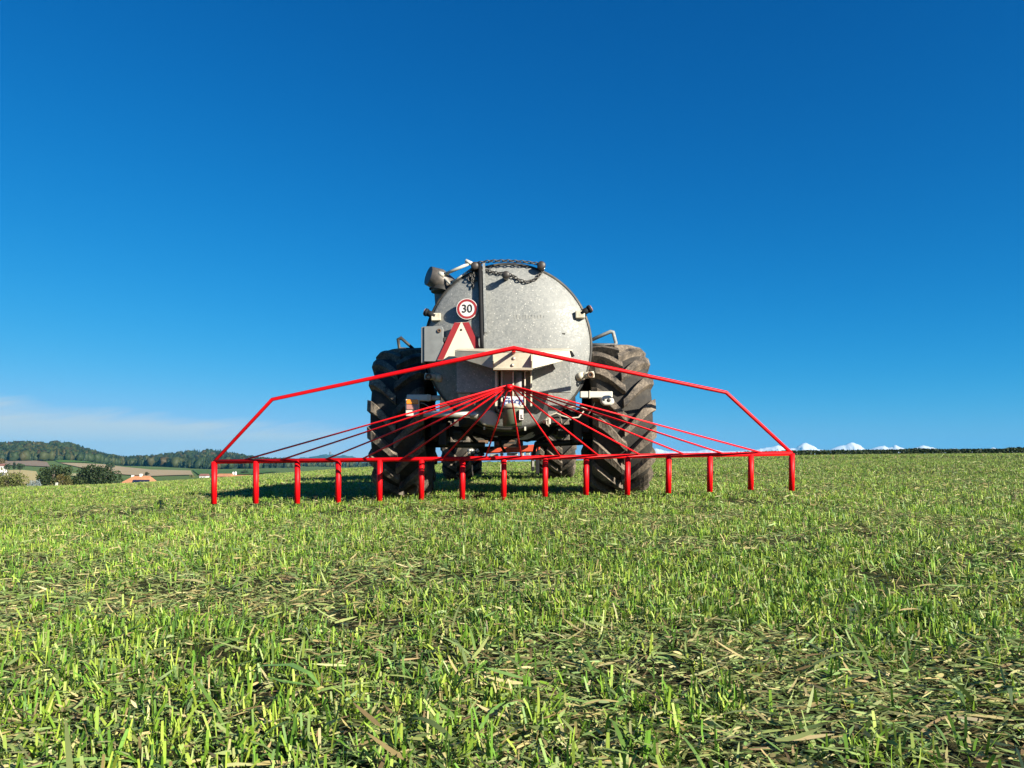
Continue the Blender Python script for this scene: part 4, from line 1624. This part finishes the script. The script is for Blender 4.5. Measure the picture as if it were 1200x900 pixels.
# longer single leaves close by
x, y = scatter(1.2, 4.5, 26)
n = len(x)
parts.append(blades(zbase(x, y, .012), rng.uniform(0, 6.28, n), rng.uniform(.7, 1.25, n), rng.uniform(.4, 1.2, n), rng.uniform(.10, .22, n), rng.uniform(.006, .012, n),
                    [.5, .9, 1, .95, .7, .1], pick(np.array([(.10, .19, .035), (.14, .23, .05), (.19, .24, .09)]), n), rng.normal(0, .3, n)))
off, V, Fc, C = 0, [], [], []
for v, f, c in parts:
    V.append(v); Fc.append(f + off); C.append(c); off += len(v)
gr = np_mesh('grass', np.concatenate(V), np.concatenate(Fc), M_BLADE, colors=np.concatenate(C))
tag(gr, 'short cut green stubble with dry clippings lying all over the field', 'grass', kind='stuff')

# one arching broad leaf lying on the litter near the camera, and a dark weed by the tanker
lf = at(330, 826, 1.9)
mb = MB()
zg = float(field_z(lf.x, 1.9)) + .035
def broad(mb, pts, w):
    prev = None
    for i, p in enumerate(pts):
        q = i / (len(pts) - 1)
        ww = w * (0.25 + 1.5 * q) if q < .5 else w * (1.75 - 1.6 * q)
        d = (Vector(pts[min(i + 1, len(pts) - 1)]) - Vector(pts[max(i - 1, 0)])).normalized()
        s = d.cross(Vector((0, 0, 1))).normalized() * max(ww, .001)
        cur = [mb.bm.verts.new(Vector(p) - s), mb.bm.verts.new(Vector(p) + Vector((0, 0, -.002))), mb.bm.verts.new(Vector(p) + s)]
        if prev:
            for k in range(2):
                mb.bm.faces.new((prev[k], prev[k + 1], cur[k + 1], cur[k])).smooth = True
        prev = cur
broad(mb, [(lf.x + .10, 1.86, zg + .012), (lf.x + .07, 1.88, zg + .035), (lf.x + .02, 1.9, zg + .05), (lf.x - .05, 1.91, zg + .045), (lf.x - .10, 1.9, zg + .025)], .013)
broad(mb, [(lf.x + .10, 1.85, zg + .012), (lf.x + .06, 1.84, zg + .022), (lf.x + .01, 1.85, zg + .026), (lf.x - .03, 1.87, zg + .03)], .010)
o = mb.build('fallen_leaf', simple('leaf_green', (.13, .25, .05), .45, 0, .25, 40))
tag(o, 'arching broad green leaf lying on the clippings in the left foreground', 'leaf')
wx = at(563, 583, 8.5)
wz = float(field_z(wx.x, 8.5))
n = 70
Vw, Fw, Cw = blades(np.stack([wx.x + rng.normal(0, .035, n), 8.5 + rng.normal(0, .04, n), np.full(n, wz)], -1), rng.uniform(0, 6.28, n), rng.uniform(.1, .9, n), rng.uniform(.2, 1.0, n), rng.uniform(.06, .17, n), rng.uniform(.008, .016, n),
                    [.6, 1, .8, .15], pick(np.array([(.06, .05, .025), (.09, .08, .035), (.05, .06, .02)]), n))
wd_ = np_mesh('weed', Vw, Fw, M_BLADE, colors=Cw)
tag(wd_, 'dark withered weed tuft in the grass right behind the tanker, left of centre', 'weed')
